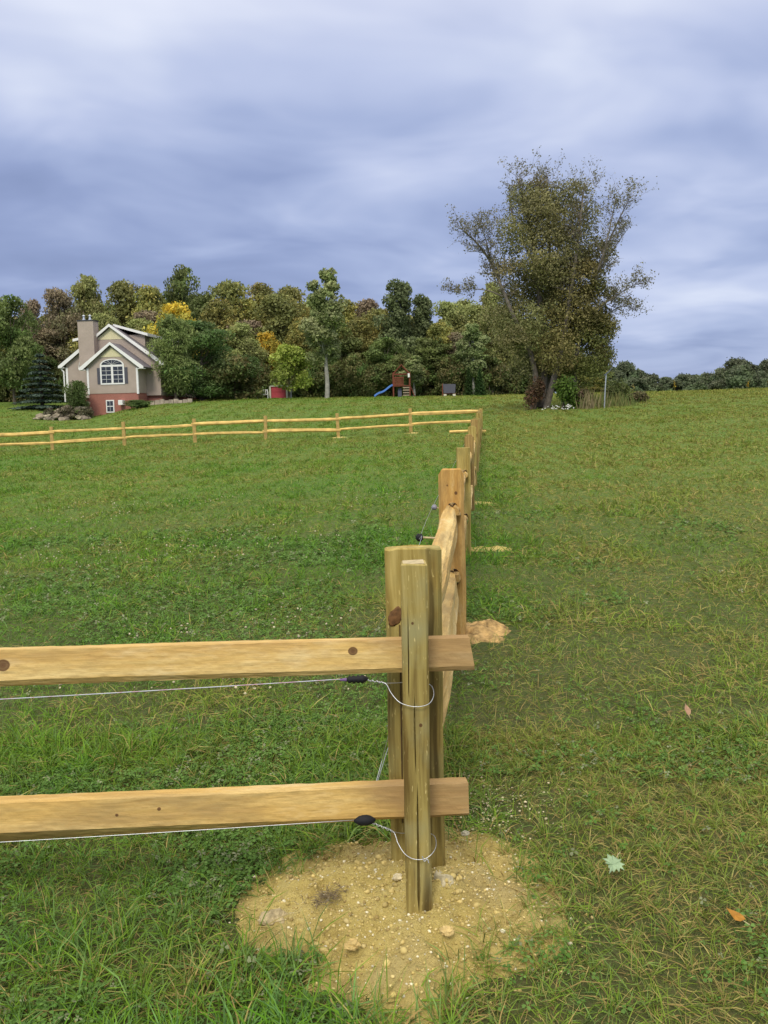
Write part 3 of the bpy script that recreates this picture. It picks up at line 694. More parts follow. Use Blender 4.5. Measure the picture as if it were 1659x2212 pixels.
# ------------------------------------------------------------------ grass
def mound_t(x, y): return mound_h(x, y)[1]
def cover(x, y):
    """share of full grass cover: none on the clay"""
    t = np.where((np.abs(x) < 1) & (y < 3.4), mound_t(x, y), -1.0)
    c = np.clip((-t + .10 + .06 + .9 * (fbm(vnB, x * 9, y * 9, 2) - .5)) / .30, 0, 1) ** 1.6
    c = np.where((np.abs(x - .40) < .28) & (np.abs(y - 3.22) < .25), c * .55, c)
    for cx, cy, rx, ry in ((.64, 5.84, .26, .30), (1.0, 9.05, .36, .10), (-1.85, 37.6, .6, .3), (1.25, 37.6, .45, .3)):
        c = c * np.clip(((np.abs(x - cx) / rx) ** 2 + (np.abs(y - cy) / ry) ** 2 - .6) * 2.0, .06, 1)
    return c
def blades(n_near, n_far):
    # constant density up to 4 m, then thinning with distance while the blades of the mesh grow coarser
    y1 = np.sqrt(rng.uniform(1.2 ** 2, 4 ** 2, n_near)); y2 = rng.uniform(4 ** .5, 92 ** .5, n_far) ** 2
    y = np.concatenate([y1, y2]); x = rng.uniform(-1, 1, len(y)) * (.58 * y + 1.7)
    # tufts: pull part of the blades to tuft centres
    cov = cover(x, y); thin = .55 + .45 * fbm(vnD, x * 3.3, y * 3.3, 2)
    k = rng.random(len(y)) < cov * thin * 1.15; x, y = x[k], y[k]; n = len(x)
    g = .13 * 2.0 ** np.floor(np.log2(np.maximum(1, y / 5)) + .35 * vnC(x * 3, y * 3) * 2); tx = np.round(x / g + rng.normal(0, .22, n)) * g; ty = np.round(y / g + rng.normal(0, .22, n)) * g
    jit = vnA(tx * 91.7, ty * 57.3)[:, None] - .5
    pull = (rng.random(n) < .35) * .65; cxx = tx + jit[:, 0] * g * .8; cyy = ty + (vnB(tx * 37.1, ty * 83.3) - .5) * g * .8
    x = x + (cxx - x) * pull; y = y + (cyy - y) * pull
    dry, lush = sward(x, y); far = np.maximum(1, y / 4.5)
    tall = fbm(vnC, x * 1.3 + 7, y * 1.3 + 2, 3); tall = np.clip((tall - .48) * 5, 0, 1)
    edge = np.exp(-((mound_t(x, np.minimum(y, 3.5)) + .25) / .3) ** 2) * (y < 3.6)
    L = (.034 + .055 * rng.random(n) ** 1.6 + .085 * tall * rng.random(n) + .07 * (rng.random(n) > .985)) * (1 + .25 * (pull > 0)) * np.minimum(far ** .14, 1.5)
    Wd = (.0014 + .0020 * rng.random(n) + .0024 * tall * rng.random(n)) * far ** .85
    az = rng.uniform(0, 2 * np.pi, n); lean = np.abs(rng.normal(.75, .42, n)); lean = np.where(pull > 0, lean * .8, lean); straw = rng.random(n) < (.04 + .40 * dry); lean = np.where(straw, lean + .35, lean)
    lean = np.clip(lean, .05, 1.45); cur = rng.uniform(.1, .8, n)
    z0 = gz(x, y) + np.where(mound_t(x, np.minimum(y, 3.6)) > -.2, np.maximum(mound_h(x, np.minimum(y, 3.6))[0], 0), 0) * (y < 3.5) - .003
    d = np.stack([np.cos(az), np.sin(az)], -1); s = np.stack([-d[:, 1], d[:, 0]], -1); tw = rng.uniform(-1.2, 1.2, n)
    def pt(f):
        a = np.minimum(lean + cur * f, 1.52); r = L * f * np.sin(a); h = L * f * np.cos(a); return x + d[:, 0] * r, y + d[:, 1] * r, z0 + h + .002
    V = np.empty((n, 5, 3), np.float32)
    for j, (f, w) in enumerate(((0, .8), (.5, 1.0))):
        px, py, pz = pt(f); hw = Wd * w * .5
        for q, sg in enumerate((-1, 1)):
            V[:, j * 2 + q, 0] = px + s[:, 0] * hw * sg * np.cos(tw); V[:, j * 2 + q, 1] = py + s[:, 1] * hw * sg * np.cos(tw); V[:, j * 2 + q, 2] = pz + hw * sg * np.sin(tw)
    px, py, pz = pt(1.0); V[:, 4, 0] = px; V[:, 4, 1] = py; V[:, 4, 2] = pz
    idx = np.arange(n)[:, None] * 5; tri = np.concatenate([idx + [0, 1, 3], idx + [0, 3, 2], idx + [2, 3, 4]], 1).reshape(-1, 3)
    g_a = np.array([.092, .235, .014]); g_b = np.array([.185, .340, .032]); g_c = np.array([.135, .270, .075]); st = np.array([.42, .37, .13]); st2 = np.array([.33, .22, .085])
    m1 = rng.random(n)[:, None]; col = g_a + (g_b - g_a) * m1; blue = (rng.random(n) < .26 + .16 * (y < 3.6))[:, None]; col = np.where(blue, g_c * (.8 + .4 * m1), col)
    col = col * (1 - .18 * lush[:, None]) ; yel = (dry * .5)[:, None]; col = col * (1 - yel) + np.array([.27, .255, .055]) * yel
    col = np.where(straw[:, None], st + (st2 - st) * rng.random(n)[:, None], col)
    col = col * (1 - .12 * (np.minimum(far, 8)[:, None] - 1) / 7)
    mean = np.array([.150, .265, .034]) + np.array([.10, -.02, .02]) * dry[:, None]; w_ = (np.clip(y / 55, 0, 1) * .55)[:, None]; col = col * (1 - w_) + mean * w_
    return mesh_np('grass', V.reshape(-1, 3), tri, 3, np.repeat(col, 5, 0))
o = link('grass', blades(210000, 860000), M['grass']); o['kind'] = 'stuff'; o['label'] = 'rough mown meadow grass with dry straw blades all round the fences'; o['category'] = 'grass'

def clover(n):
    y = np.concatenate([np.sqrt(rng.uniform(1.3 ** 2, 4.2 ** 2, int(n * .5))), rng.uniform(2, 3.4, int(n * .5)) ** 2]); x = rng.uniform(-.6, .55, len(y)) * np.maximum(y, 1.6)
    w = fbm(vnA, x * 1.1 + 60, y * 1.1 + 60, 3) + np.where(x < .1, .10, -.03) + np.where((x < -.1) & (y < 3.6), .12, 0); k = (rng.random(len(y)) < np.clip((w - .50) * 5, .02, 1)) & (cover(x, y) > .75); x, y = x[k], y[k]; n = len(x)
    sc = (.0055 + .0065 * rng.random(n)) * np.maximum(1, y / 4.5); z = gz(x, y) + .012 + .028 * rng.random(n); az0 = rng.uniform(0, 6.28, n)
    V = []; Fq = []; CC = []; base = 0
    tilt = rng.normal(0, .35, (n, 2)); c0 = np.array([.07, .17, .028]); c1 = np.array([.13, .24, .06])
    col = c0 + (c1 - c0) * rng.random(n)[:, None]; col = np.where((rng.random(n) < .10)[:, None], np.array([.22, .25, .14]), col)
    for q in range(3):
        az = az0 + q * 2.094
        pts = []
        for (r, w_) in ((0.1, 0), (.75, -.52), (1.35, -.38), (1.25, 0), (1.35, .38), (.75, .52)):
            lx = np.cos(az) * r - np.sin(az) * w_; ly = np.sin(az) * r + np.cos(az) * w_
            lz = tilt[:, 0] * lx + tilt[:, 1] * ly - .12 * r * r
            pts.append(np.stack([x + lx * sc, y + ly * sc, z + lz * sc], -1))
        P = np.stack(pts, 1).reshape(-1, 3); i = np.arange(n)[:, None] * 6 + base
        Fq.append(np.concatenate([i + [0, 1, 2], i + [0, 2, 3], i + [0, 3, 4], i + [0, 4, 5]], 1).reshape(-1, 3)); V.append(P); CC.append(np.repeat(col, 6, 0)); base += n * 6
    return mesh_np('clover', np.concatenate(V), np.concatenate(Fq), 3, np.concatenate(CC))
o = link('clover', clover(85000), M['grass']); tag(o, 'low clover leaves growing among the grass left of the mound', 'clover', kind='stuff')
def flowers(n):
    y = rng.uniform(4.5, 15, n); x = rng.uniform(-.5, .02, n) * y; w = fbm(vnB, x * .7 + 5, y * .7 + 5, 3); k = w > .47; x, y = x[k], y[k]; n = len(x)
    p = np.stack([x, y, gz(x, y) + .04 + .02 * rng.random(n)], -1); s = .006 + .006 * rng.random(n); c = np.tile([.50, .46, .30], (n, 1)) * (.7 + .5 * rng.random((n, 1)))
    return clods('clover_flowers', p, s, c, 1, .8)
o = link('clover_flowers', flowers(1000), M['crumb']); tag(o, 'tiny off white clover heads dotted over the field left of the fence', 'clover flowers', kind='stuff')

# fallen leaves near the camera
def fallen_leaf(outline, c, size, rz, col, label, name='fallen_leaf', fold=.25, tilt=(.2, .1)):
    outline = [(x * math.cos(rz) - y * math.sin(rz), x * math.sin(rz) + y * math.cos(rz)) for x, y in outline]; n = len(outline); v = [(0, 0, 0.0)] + [(x * size, y * size, abs(x) * size * fold + .004 * math.sin(5 * x + 3 * y)) for x, y in outline]
    f = [(0, 1 + i, 1 + (i + 1) % n) for i in range(n)]
    k = len(v); v += [(x, y, z - .0008) for x, y, z in v]; f += [(k, k + 1 + (i + 1) % n, k + 1 + i) for i in range(n)]; f += [(1 + i, k + 1 + i, k + 1 + (i + 1) % n, 1 + (i + 1) % n) for i in range(n)]
    o = link(name, mesh_py(name, v, f), plain(name + '_skin', col, .7, .18, 60), None, c, (tilt[0], tilt[1], 0)); tag(o, label, 'leaf')
    sx, sy = math.sin(rz), -math.cos(rz); b = MB(); b.tube([(sx * .8 * size, sy * .8 * size, .002), (sx * 1.2 * size, sy * 1.2 * size, .003), (sx * 1.5 * size + .003, sy * 1.5 * size, .001)], .0011, 5); b.build('stalk', M['cut'], o)
maple = [(0, -.9), (.16, -.82), (.42, -.95), (.40, -.62), (.88, -.62), (.66, -.30), (1.05, .02), (.62, .05), (.70, .40), (.36, .22), (.30, .62), (.12, .55), (0, 1.15), (-.12, .55), (-.30, .62), (-.36, .22), (-.70, .40), (-.62, .05), (-1.05, .02), (-.66, -.30), (-.88, -.62), (-.40, -.62), (-.42, -.95), (-.16, -.82)]
def gpix(xd, yd, z=.0):
    p = at(xd, yd, 1.0); d = p - Vector((0, 0, H)); t = (z - H) / d.z; return Vector((0, 0, H)) + d * t
fallen_leaf(maple, gpix(1325, 1868, .080), .034, R(150), (.26, .36, .21), 'pale green maple leaf lying on the grass right of the mound', fold=.10, tilt=(.55, .10))
oval_l = [(0, -1), (.3, -.7), (.42, -.2), (.36, .3), (.15, .8), (0, 1.1), (-.15, .8), (-.36, .3), (-.42, -.2), (-.3, -.7)]
fallen_leaf(oval_l, gpix(1588, 1978, .07), .026, R(50), (.36, .17, .025), 'small orange leaf lying in the grass near the right edge', fold=.5, tilt=(.5, .1))
fallen_leaf(oval_l, gpix(1484, 1534, .07), .030, R(10), (.36, .22, .14), 'pinkish brown curled leaf farther up the field on the right', fold=.6, tilt=(.7, .2))
fallen_leaf(oval_l, gpix(498, 2255 - 20, .03), .02, R(80), (.30, .19, .09), 'small dry brown leaf in the grass left of the mound', fold=.4)
# dry root clump and grey clods on the mound
rc = gpix(706, 1942, .05); b = MB()
for i in range(120):
    a = random.random() * 6.28; s_ = Vector((random.gauss(0, .028), random.gauss(0, .022), random.random() * .012)); d = Vector((math.cos(a), math.sin(a) * .8, random.uniform(-.1, .5))) * random.uniform(.012, .035); s_.y += s_.x * .5
    b.tube([s_, s_ + d * .5 + Vector((0, 0, .004)), s_ + d], [.0012, .0009, .0004], 4, cap=False)
o = b.build('root_clump', plain('dry_roots', (.20, .155, .09), .95, .4, 80), None, loc=rc); tag(o, 'tangle of dry grey roots lying on the clay mound left of the posts', 'root clump')
def stone(name, label, c, size, col, seed, flat=.6):
    bm = bmesh.new(); bmesh.ops.create_icosphere(bm, subdivisions=4, radius=1); o3 = Vector((seed, seed * 2, 1))
    for q in bm.verts:
        n_ = mnoise.noise(q.co * 1.3 + o3) * .5 + mnoise.noise(q.co * 4 + o3) * .16 + mnoise.noise(q.co * 11 + o3) * .07; q.co = Vector((q.co.x, q.co.y * .8, q.co.z * flat)) * (1 + n_) * size
    me = bpy.data.meshes.new(name); bm.to_mesh(me); bm.free(); o = link(name, me, plain(name + '_skin', col, .97, .3, 60, bmp=.006), None, c); tag(o, label, 'clod', 'clods of clay on the mound'); return o
stone('clay_clod', 'pale grey clay clod leaning on the right foot of the wide post', (.150, 2.520, .080), .030, (.46, .40, .25), 3, .9)
stone('clay_clod', 'cracked grey clod at the left rim of the mound', (gpix(590, 1985, .03)), .038, (.42, .34, .19), 8, .5)
stone('clay_clod', 'small pale lump between the two post feet', (gpix(878, 2010, .05) + Vector((-.02, .25, .02))), .016, (.60, .52, .33), 12)
stone('clay_clod', 'small grey lump high on the right part of the mound', gpix(1005, 1800, .06), .013, (.42, .39, .28), 15)
stone('clay_clod', 'smooth yellow lump right of the narrow post foot', gpix(965, 2010, .06), .018, (.58, .43, .18), 18)
stone('clay_clod', 'crumbly yellow lump at the lower left of the mound', gpix(760, 2040, .05), .020, (.52, .38, .15), 21)

# ------------------------------------------------------------------ foliage makers
def leaf_quads(P, N, size, col, aspect=.62, flat=0.0):
    """P centres, N preferred normals; each leaf a pointed four-cornered blade"""
    n = len(P); a = rng.normal(size=(n, 3)); Nn = N * (.55 + flat) + a * .6; Nn /= np.linalg.norm(Nn, axis=1)[:, None] + 1e-9
    t = np.cross(Nn, rng.normal(size=(n, 3))); t /= np.linalg.norm(t, axis=1)[:, None] + 1e-9; b = np.cross(Nn, t)
    s = (size * (.6 + .8 * rng.random(n)))[:, None] if np.ndim(size) == 0 else size[:, None] * (.6 + .8 * rng.random(n))[:, None]
    V = np.stack([P - t * s, P - b * s * aspect + t * s * .15, P + t * s, P + b * s * aspect + t * s * .15], 1).reshape(-1, 3)
    return V, np.arange(n * 4).reshape(-1, 4), np.repeat(col, 4, 0)
def n3(P, f, seed):
    return (VN(seed)(P[:, 0] * f + P[:, 2] * f * .7 + 50, P[:, 1] * f - P[:, 2] * f * .5 + 50) + VN(seed + 1)(P[:, 2] * f + 80, (P[:, 0] + P[:, 1]) * f * .7 + 50)) / 2
def crown_mesh(name, blobs, n, size, pal, seed, gap=.42, flat=0.0, aspect=.62, weights=None, fill=.55):
    g = np.random.default_rng(seed); pal = np.array(pal)
    B = np.array([[*c, *r] for c, r in blobs]); w = (B[:, 3] * B[:, 4] + B[:, 5] * B[:, 4]); w = w / w.sum(); k = g.choice(len(B), int(n * 1.5), p=w)
    d = g.normal(size=(len(k), 3)); d /= np.linalg.norm(d, axis=1)[:, None]; rad = fill + (1.08 - fill) * g.random(len(k)) ** .6 + np.abs(g.normal(0, .13, len(k)))
    d[:, 2] = np.where(g.random(len(k)) < .25, np.abs(d[:, 2]), d[:, 2])
    P = B[k, :3] + d * B[k, 3:] * rad[:, None]
    keep = n3(P, 1.1 / max(.85, size * 5), seed + 3) > gap - .14 * g.random(len(k)); P, d, k = P[keep][:n], d[keep][:n], k[keep][:n]
    bc = g.random((len(B), 2)); i0 = (bc[k, 0] * len(pal)).astype(int) % len(pal); mixv = np.clip(bc[k, 1] * .5 + n3(P, .8, seed + 9) - .3 + g.normal(0, .12, len(P)), 0, 1)[:, None]
    i1 = (i0 + 1) % len(pal); col = (pal[i0] * (1 - mixv) + pal[i1] * mixv) * (.82 + .62 * np.clip(n3(P, .75, seed + 21) * 1.6 - .3, 0, 1))[:, None]
    V, Fq, CC = leaf_quads(P, d, size, col, aspect, flat); return mesh_np(name, V, Fq, 4, CC)
def round_blobs(h, w, seed, nb=24, base=.22, top=1.0, shape=1.0, oblate=.8):
    g = random.Random(seed); out = []
    for i in range(nb):
        t = (i + g.random()) / nb; z = base + (top - base) * t
        prof = max(.42, (1 - abs(2 * t - .85) ** 2.6) ** .5 if abs(2 * t - .85) < 1 else 0)
        a = g.random() * 6.283; rr = w / 2 * prof * g.uniform(.15, .74); br = w * g.uniform(.09, .21) * (.6 + .45 * prof)
        out.append(((rr * math.cos(a), rr * math.sin(a), min(z * h, h - br * oblate * .9)), (br, br, br * oblate)))
    return out
def trunk_mesh(h, r, blobs, seed, lean=0, nl=9, topf=.8):
    g = random.Random(seed); b = MB(); pts = [(lean * t + g.uniform(-.05, .05) * h * .1, g.uniform(-.05, .05) * h * .1, h * topf * t - .3 * (t == 0)) for t in (0, .12, .3, .5, .7, .85, 1)]
    b.tube(spline(pts, 3), [r * (1.25 - 1.1 * i / 18) for i in range(19)], 8)
    sp = spline(pts, 3)
    for c, rr in g.sample(blobs, min(nl, len(blobs))):
        c = Vector(c); s_ = min(sp, key=lambda q: abs(q.z - c.z * .72)); m_ = s_.lerp(c, .5) + Vector((0, 0, -.04 * h)); b.tube(spline([s_, m_, c], 3), [r * .42 * (1 - .13 * i) for i in range(7)], 5)
    return mesh_py('trunk', b.v, b.f)
PAL = dict(
    olive_brown=[(.240, .230, .065), (.190, .210, .062), (.300, .240, .060), (.170, .195, .066)],
    dark_green=[(.095, .155, .040), (.150, .195, .055), (.140, .165, .055)],
    olive_light=[(.255, .275, .090), (.200, .225, .078), (.240, .225, .085)],
    reddish=[(.250, .195, .120), (.200, .180, .100), (.180, .195, .080), (.24, .20, .14)],
    yellow=[(.62, .38, .03), (.46, .35, .05), (.33, .31, .06)],
    pale_green=[(.225, .265, .100), (.140, .185, .060), (.28, .30, .14)],
    blue_green=[(.130, .175, .070), (.185, .230, .105), (.110, .145, .058)],
    willow=[(.165, .215, .060), (.21, .25, .085), (.135, .185, .055)],
    yellow_green=[(.26, .30, .045), (.33, .36, .08), (.19, .25, .04)],
    pine=[(.075, .128, .034), (.115, .170, .048), (.090, .115, .040)],
    spruce=[(.065, .105, .075), (.10, .14, .11)],
    far_green=[(.095, .135, .065), (.125, .160, .078), (.120, .130, .080)],
    understory=[(.085, .105, .034), (.125, .145, .042), (.160, .130, .055), (.10, .16, .04)],
)
KINDS = {}
def kind(key, pal, h, w, seed, n=9000, size=.16, base=.18, bark='bark', gap=.40, tr=.18, nb=44, shape=1.0, oblate=.8, aspect=.62, topf=.8, lean=0, fill=.55):
    n = int(n * 1.5); fill = .35; gap += .03
    bl = round_blobs(h, w, seed, nb, base, 1.0, shape, oblate)
    KINDS[key] = (trunk_mesh(h, tr, bl, seed, lean, topf=topf), crown_mesh('crown', bl, n, size, PAL[pal], seed, gap, aspect=aspect, fill=fill), M[bark], h, w)
kind('olive_a', 'olive_brown', 12, 8, 101); kind('olive_b', 'olive_brown', 12, 8, 102, base=.12, gap=.44)
kind('green_a', 'dark_green', 12, 8, 103, oblate=.65); kind('light_a', 'olive_light', 12, 8, 104); kind('red_a', 'reddish', 12, 8, 105, gap=.46)
kind('yellow_a', 'yellow', 9, 7, 106, n=5000); kind('pale_a', 'pale_green', 13, 5, 107, n=6500, size=.17, base=.30, bark='bark_grey', tr=.20, topf=.9, shape=.8, gap=.46)
kind('bluegreen_a', 'blue_green', 12, 7, 108, n=9000, size=.17); kind('willow_a', 'willow', 9, 7, 109, aspect=.3, size=.20, base=.15)
kind('ygreen_a', 'yellow_green', 5, 4.2, 110, n=5000, size=.12, base=.22, tr=.09); kind('far_a', 'far_green', 9, 9, 111, n=6000, size=.28, base=.05); kind('far_b', 'far_green', 9, 8, 112, n=6000, size=.28, base=.05, gap=.45)
kind('under_a', 'understory', 4, 5, 113, n=4500, size=.13, base=.05, tr=.06); kind('under_b', 'understory', 4, 5, 114, n=4500, size=.13, base=.05, tr=.06, gap=.46)
kind('bush_dark', 'pine', 3, 3.4, 115, n=4500, size=.09, base=.12, tr=.06); kind('bush_green', 'yellow_green', 2.4, 2.2, 116, n=2600, size=.09, base=.15, tr=.04)
kind('pine_a', 'pine', 8.5, 9, 117, n=15000, size=.14, base=.08, oblate=.45, nb=34, aspect=.35, tr=.22)
def cone_mesh(h, w, pal, seed, n, size, tiers):
    g = np.random.default_rng(seed); t = g.random(n) ** 1.5; tier = np.floor(t * tiers) / tiers; fr = t * tiers - np.floor(t * tiers)
    R_ = w / 2 * (1 - tier * .97) * (1 - .35 * fr); a = g.random(n) * 6.283; a = np.round(a * 14 / 6.283 + tier * 5) * 6.283 / 14 + g.normal(0, .10, n)
    r = R_ * g.random(n) ** .5 * (.8 + .3 * np.sin(a * 5 + tier * 40)); z = h * (.03 + .97 * (tier + .25 * fr / tiers)) - .12 * r + .25 * (r / w) ** 2
    P = np.stack([r * np.cos(a), r * np.sin(a), z], -1); N = np.stack([np.cos(a) * .6, np.sin(a) * .6, np.ones(n)], -1)
    pal = np.array(pal); m_ = g.random(n)[:, None]; V, Fq, CC = leaf_quads(P, N, size, pal[0] * (1 - m_) + pal[1] * m_, .35); return mesh_np('crown', V, Fq, 4, CC)
b = MB(); b.tube([(0, 0, -.3), (0, 0, 3), (0, 0, 6.6)], [.16, .1, .03], 8); tk = mesh_py('trunk', b.v, b.f)
KINDS['spruce_a'] = (tk, cone_mesh(7, 5, PAL['spruce'], 5, 15000, .16, 10), M['bark'], 7, 5)
KINDS['cedar_a'] = (tk, cone_mesh(7, 3.2, [(.030, .070, .014), (.05, .095, .022)], 6, 9000, .16, 24), M['bark'], 7, 3.2)

def tree(key, xd, top, Y, wpx, name, label, cat='tree', group=None, rz=None, x_off=0, depth=1.0):
    tm, cm_, bark, h, w = KINDS[key]; p = at(xd, top, Y); x = p.x; g = G(x, Y); hh = p.z - g
    e = empty(name, (x, Y, g), rng.random() * 6.28 if rz is None else rz); e.scale = (wpx * Y / F / w,) * 2 + (hh / h,); tag(e, label, cat, group)
    link('trunk', tm, bark, e); link('crown', cm_, M['leaf'], e); return e

GW = 'woodland trees standing behind the lawn'
WL = 'one of the mixed autumn trees packed into the wood behind the lawn'
def wood_tree(key, x, t_, Y, w, lab=None): tree(key, x, t_, Y, w * 1.4, 'woodland_tree', lab or WL, 'tree', GW)
# single trees one can tell apart
tree('green_a', 18, 640, 92, 130, 'broadleaf_tree', 'dark rust-flecked tree at the left edge of the photo')
tree('red_a', 68, 652, 100, 80, 'broadleaf_tree', 'thin reddish tree beside the dark tree at the left edge')
tree('red_a', 128, 628, 103, 110, 'broadleaf_tree', 'reddish brown tree rising left of the chimney')
tree('light_a', 188, 600, 106, 125, 'broadleaf_tree', 'broad olive green tree rising above the chimney of the house')
tree('light_a', 222, 678, 95, 90, 'broadleaf_tree', 'low yellowish tree peeping out right behind the chimney')
tree('green_a', 396, 578, 110, 118, 'broadleaf_tree', 'dark green tree topping the wood right of the house')
tree('yellow_a', 380, 658, 94, 150, 'broadleaf_tree', 'bright yellow autumn tree behind the house gable')
tree('willow_a', 372, 684, 82, 112, 'willow_tree', 'feathery light green tree overlapping the right side of the house')
tree('pale_a', 699, 582, 82, 108, 'silver_maple_tree', 'tall slender pale trunked tree standing alone on the lawn')
tree('bluegreen_a', 862, 608, 95, 116, 'broadleaf_tree', 'blue-green tree standing tall behind the play set')
tree('bluegreen_a', 912, 640, 97, 92, 'broadleaf_tree', 'smaller blue-green tree at the right shoulder of the tall one behind the play set')
tree('pale_a', 893, 768, 88, 62, 'young_tree', 'small pale leaved tree just behind the play tower')
tree('ygreen_a', 622, 746, 84, 92, 'young_tree', 'small yellow-green tree beside the red playhouse')
tree('pale_a', 1022, 700, 90, 70, 'young_tree', 'pale leaved young tree left of the big bare-tipped tree')
tree('light_a', 1062, 612, 92, 100, 'broadleaf_tree', 'olive tree at the wood end touching the big bare-tipped tree')
tree('pine_a', 430, 694, 85, 240, 'pine_tree', 'wide dark green pine hiding the right side of the house')
tree('under_b', 505, 770, 85, 130, 'evergreen_shrub', 'low dark evergreen at the right foot of the wide pine')
tree('spruce_a', 84, 757, 88, 135, 'spruce_tree', 'blue-grey spruce left of the house')
tree('bush_dark', 166, 824, 78.5, 62, 'evergreen_shrub', 'round dark shrub at the left corner of the house', 'shrub')
tree('bush_dark', 296, 864, 78.0, 72, 'evergreen_shrub', 'low dark shrub against the right corner of the brick basement', 'shrub')
tree('cedar_a', 1012, 792, 88, 32, 'cedar_tree', 'left of two dark green columnar cedars at the wood edge')
tree('cedar_a', 1036, 796, 87, 36, 'cedar_tree', 'right of two dark green columnar cedars at the wood edge')
# woodland front row, then deeper rows with the same skyline
for a in [(-120, 650, 98, 120), (-50, 640, 100, 120), (40, 700, 104, 90)]: wood_tree('olive_a', *a)
for k_, a, lab in (('olive_a', (275, 612, 107, 105), 'olive brown woodland tree rising just right of the house ridge'),
              ('olive_b', (325, 622, 104, 95), 'brown-green woodland tree filling the gap before the dark green treetop'),
              ('light_a', (300, 690, 97, 90), 'low olive woodland tree right behind the house gable'),
              ('green_a', (445, 636, 106, 100), 'dark green woodland tree on the right shoulder of the dark treetop'),
              ('olive_b', (470, 650, 98, 90), 'brown woodland tree behind the wide pine, right of the dark green top'),
              ('olive_a', (505, 610, 105, 115), 'orange-brown woodland tree at the highest brown stretch above the wide pine'),
              ('light_a', (520, 700, 94, 90), 'lower olive woodland tree behind the right half of the wide pine'),
              ('olive_b', (560, 616, 107, 100), 'brown woodland tree in the middle of the brown stretch of canopy'),
              ('olive_a', (600, 640, 100, 110), 'dull orange woodland tree right above the yellow-green young tree'),
              ('olive_a', (632, 622, 104, 95), 'brown woodland tree just left of the tall pale trunked tree'),
              ('yellow_a', (575, 720, 96, 60), 'small yellow-orange woodland tree deep between the wide pine and the yellow-green tree'),
              ('olive_b', (655, 690, 95, 85), 'low brown woodland tree behind the left of the pale trunk'),
              ('olive_b', (750, 652, 103, 85), 'dark brown woodland tree right of the tall pale trunked tree'),
              ('red_a', (790, 652, 106, 90), 'reddish brown woodland tree with bare tips midway between the pale trunk and the blue-green tree'),
              ('olive_b', (775, 690, 96, 90), 'lower brown woodland tree right behind the pale trunk'),
              ('green_a', (730, 700, 94, 85), 'dark green woodland tree low between the pale trunk and the play slide'),
              ('olive_a', (820, 668, 100, 85), 'brown woodland tree on the left flank of the blue-green tree'),
              ('green_a', (830, 730, 92, 80), 'dark green woodland tree low above the blue slide'),
              ('olive_b', (880, 690, 99, 80), 'brown woodland tree low behind the blue-green tree'),
              ('light_a', (965, 654, 102, 85), 'yellow olive woodland tree right of the two blue-green tops'),
              ('light_a', (1000, 650, 104, 80), 'yellow-topped woodland tree above the dark slanted panel'),
              ('olive_b', (950, 700, 95, 80), 'brown woodland tree low behind the dark slanted panel'),
              ('red_a', (985, 720, 94, 60), 'reddish woodland tree with orange foliage low above the two cedars'),
              ('green_a', (925, 730, 93, 90), 'dark green woodland tree behind the right of the play tower'),
              ('light_a', (1030, 660, 98, 85), 'olive woodland tree above the two cedars'),
              ('olive_a', (1085, 660, 98, 90), 'olive brown woodland tree seen behind the leaning limb of the tallest tree'),
              ('green_a', (1120, 700, 95, 90), 'dark green woodland tree behind the foot of the leaning limb'),
              ('olive_b', (1160, 700, 98, 90), 'brown woodland tree behind the left trunk of the tallest tree'),
              ('olive_a', (1205, 720, 102, 90), 'brown woodland tree behind the middle of the tallest tree'),
              ('green_a', (1245, 752, 104, 80), 'green woodland tree behind the lower olive tree'),
              ('olive_b', (1280, 785, 110, 60), 'last low brown woodland tree before the open field')):
    wood_tree(k_, *a, lab)
sky_x = [-200, 0, 60, 110, 190, 250, 340, 400, 460, 560, 650, 760, 830, 930, 1020, 1080, 1200, 1290]; sky_y = [660, 665, 690, 660, 640, 640, 630, 620, 640, 640, 650, 670, 665, 670, 665, 660, 720, 790]
for i, xd in enumerate(range(-220, 1290, 42)):
    wood_tree(('olive_a', 'green_a', 'olive_b', 'light_a')[(i * 7) % 4], xd + rng.uniform(-12, 12), float(np.interp(xd, sky_x, sky_y)) + rng.uniform(8, 30), 116 + rng.uniform(-3, 5), 105)
for i, xd in enumerate(range(-200, 1270, 52)):
    wood_tree(('olive_b', 'green_a', 'red_a', 'olive_a')[(i * 5) % 4], xd + rng.uniform(-12, 12), float(np.interp(xd, sky_x, sky_y)) + rng.uniform(40, 90), 101 + rng.uniform(-3, 3), 100)
for i, xd in enumerate(list(range(-160, 130, 36)) + list(range(440, 1180, 20)) + list(range(100, 440, 34))):
    Y = (97 if xd < 440 else 92) + rng.uniform(-2, 3)
    tree('under_a' if i % 2 else 'under_b', xd + rng.uniform(-8, 8), rng.uniform(762, 806), Y, rng.uniform(60, 90), 'understory_shrub', 'one of the dark leafy shrubs filling the foot of the wood', 'shrub', 'understory shrubs along the wood edge')
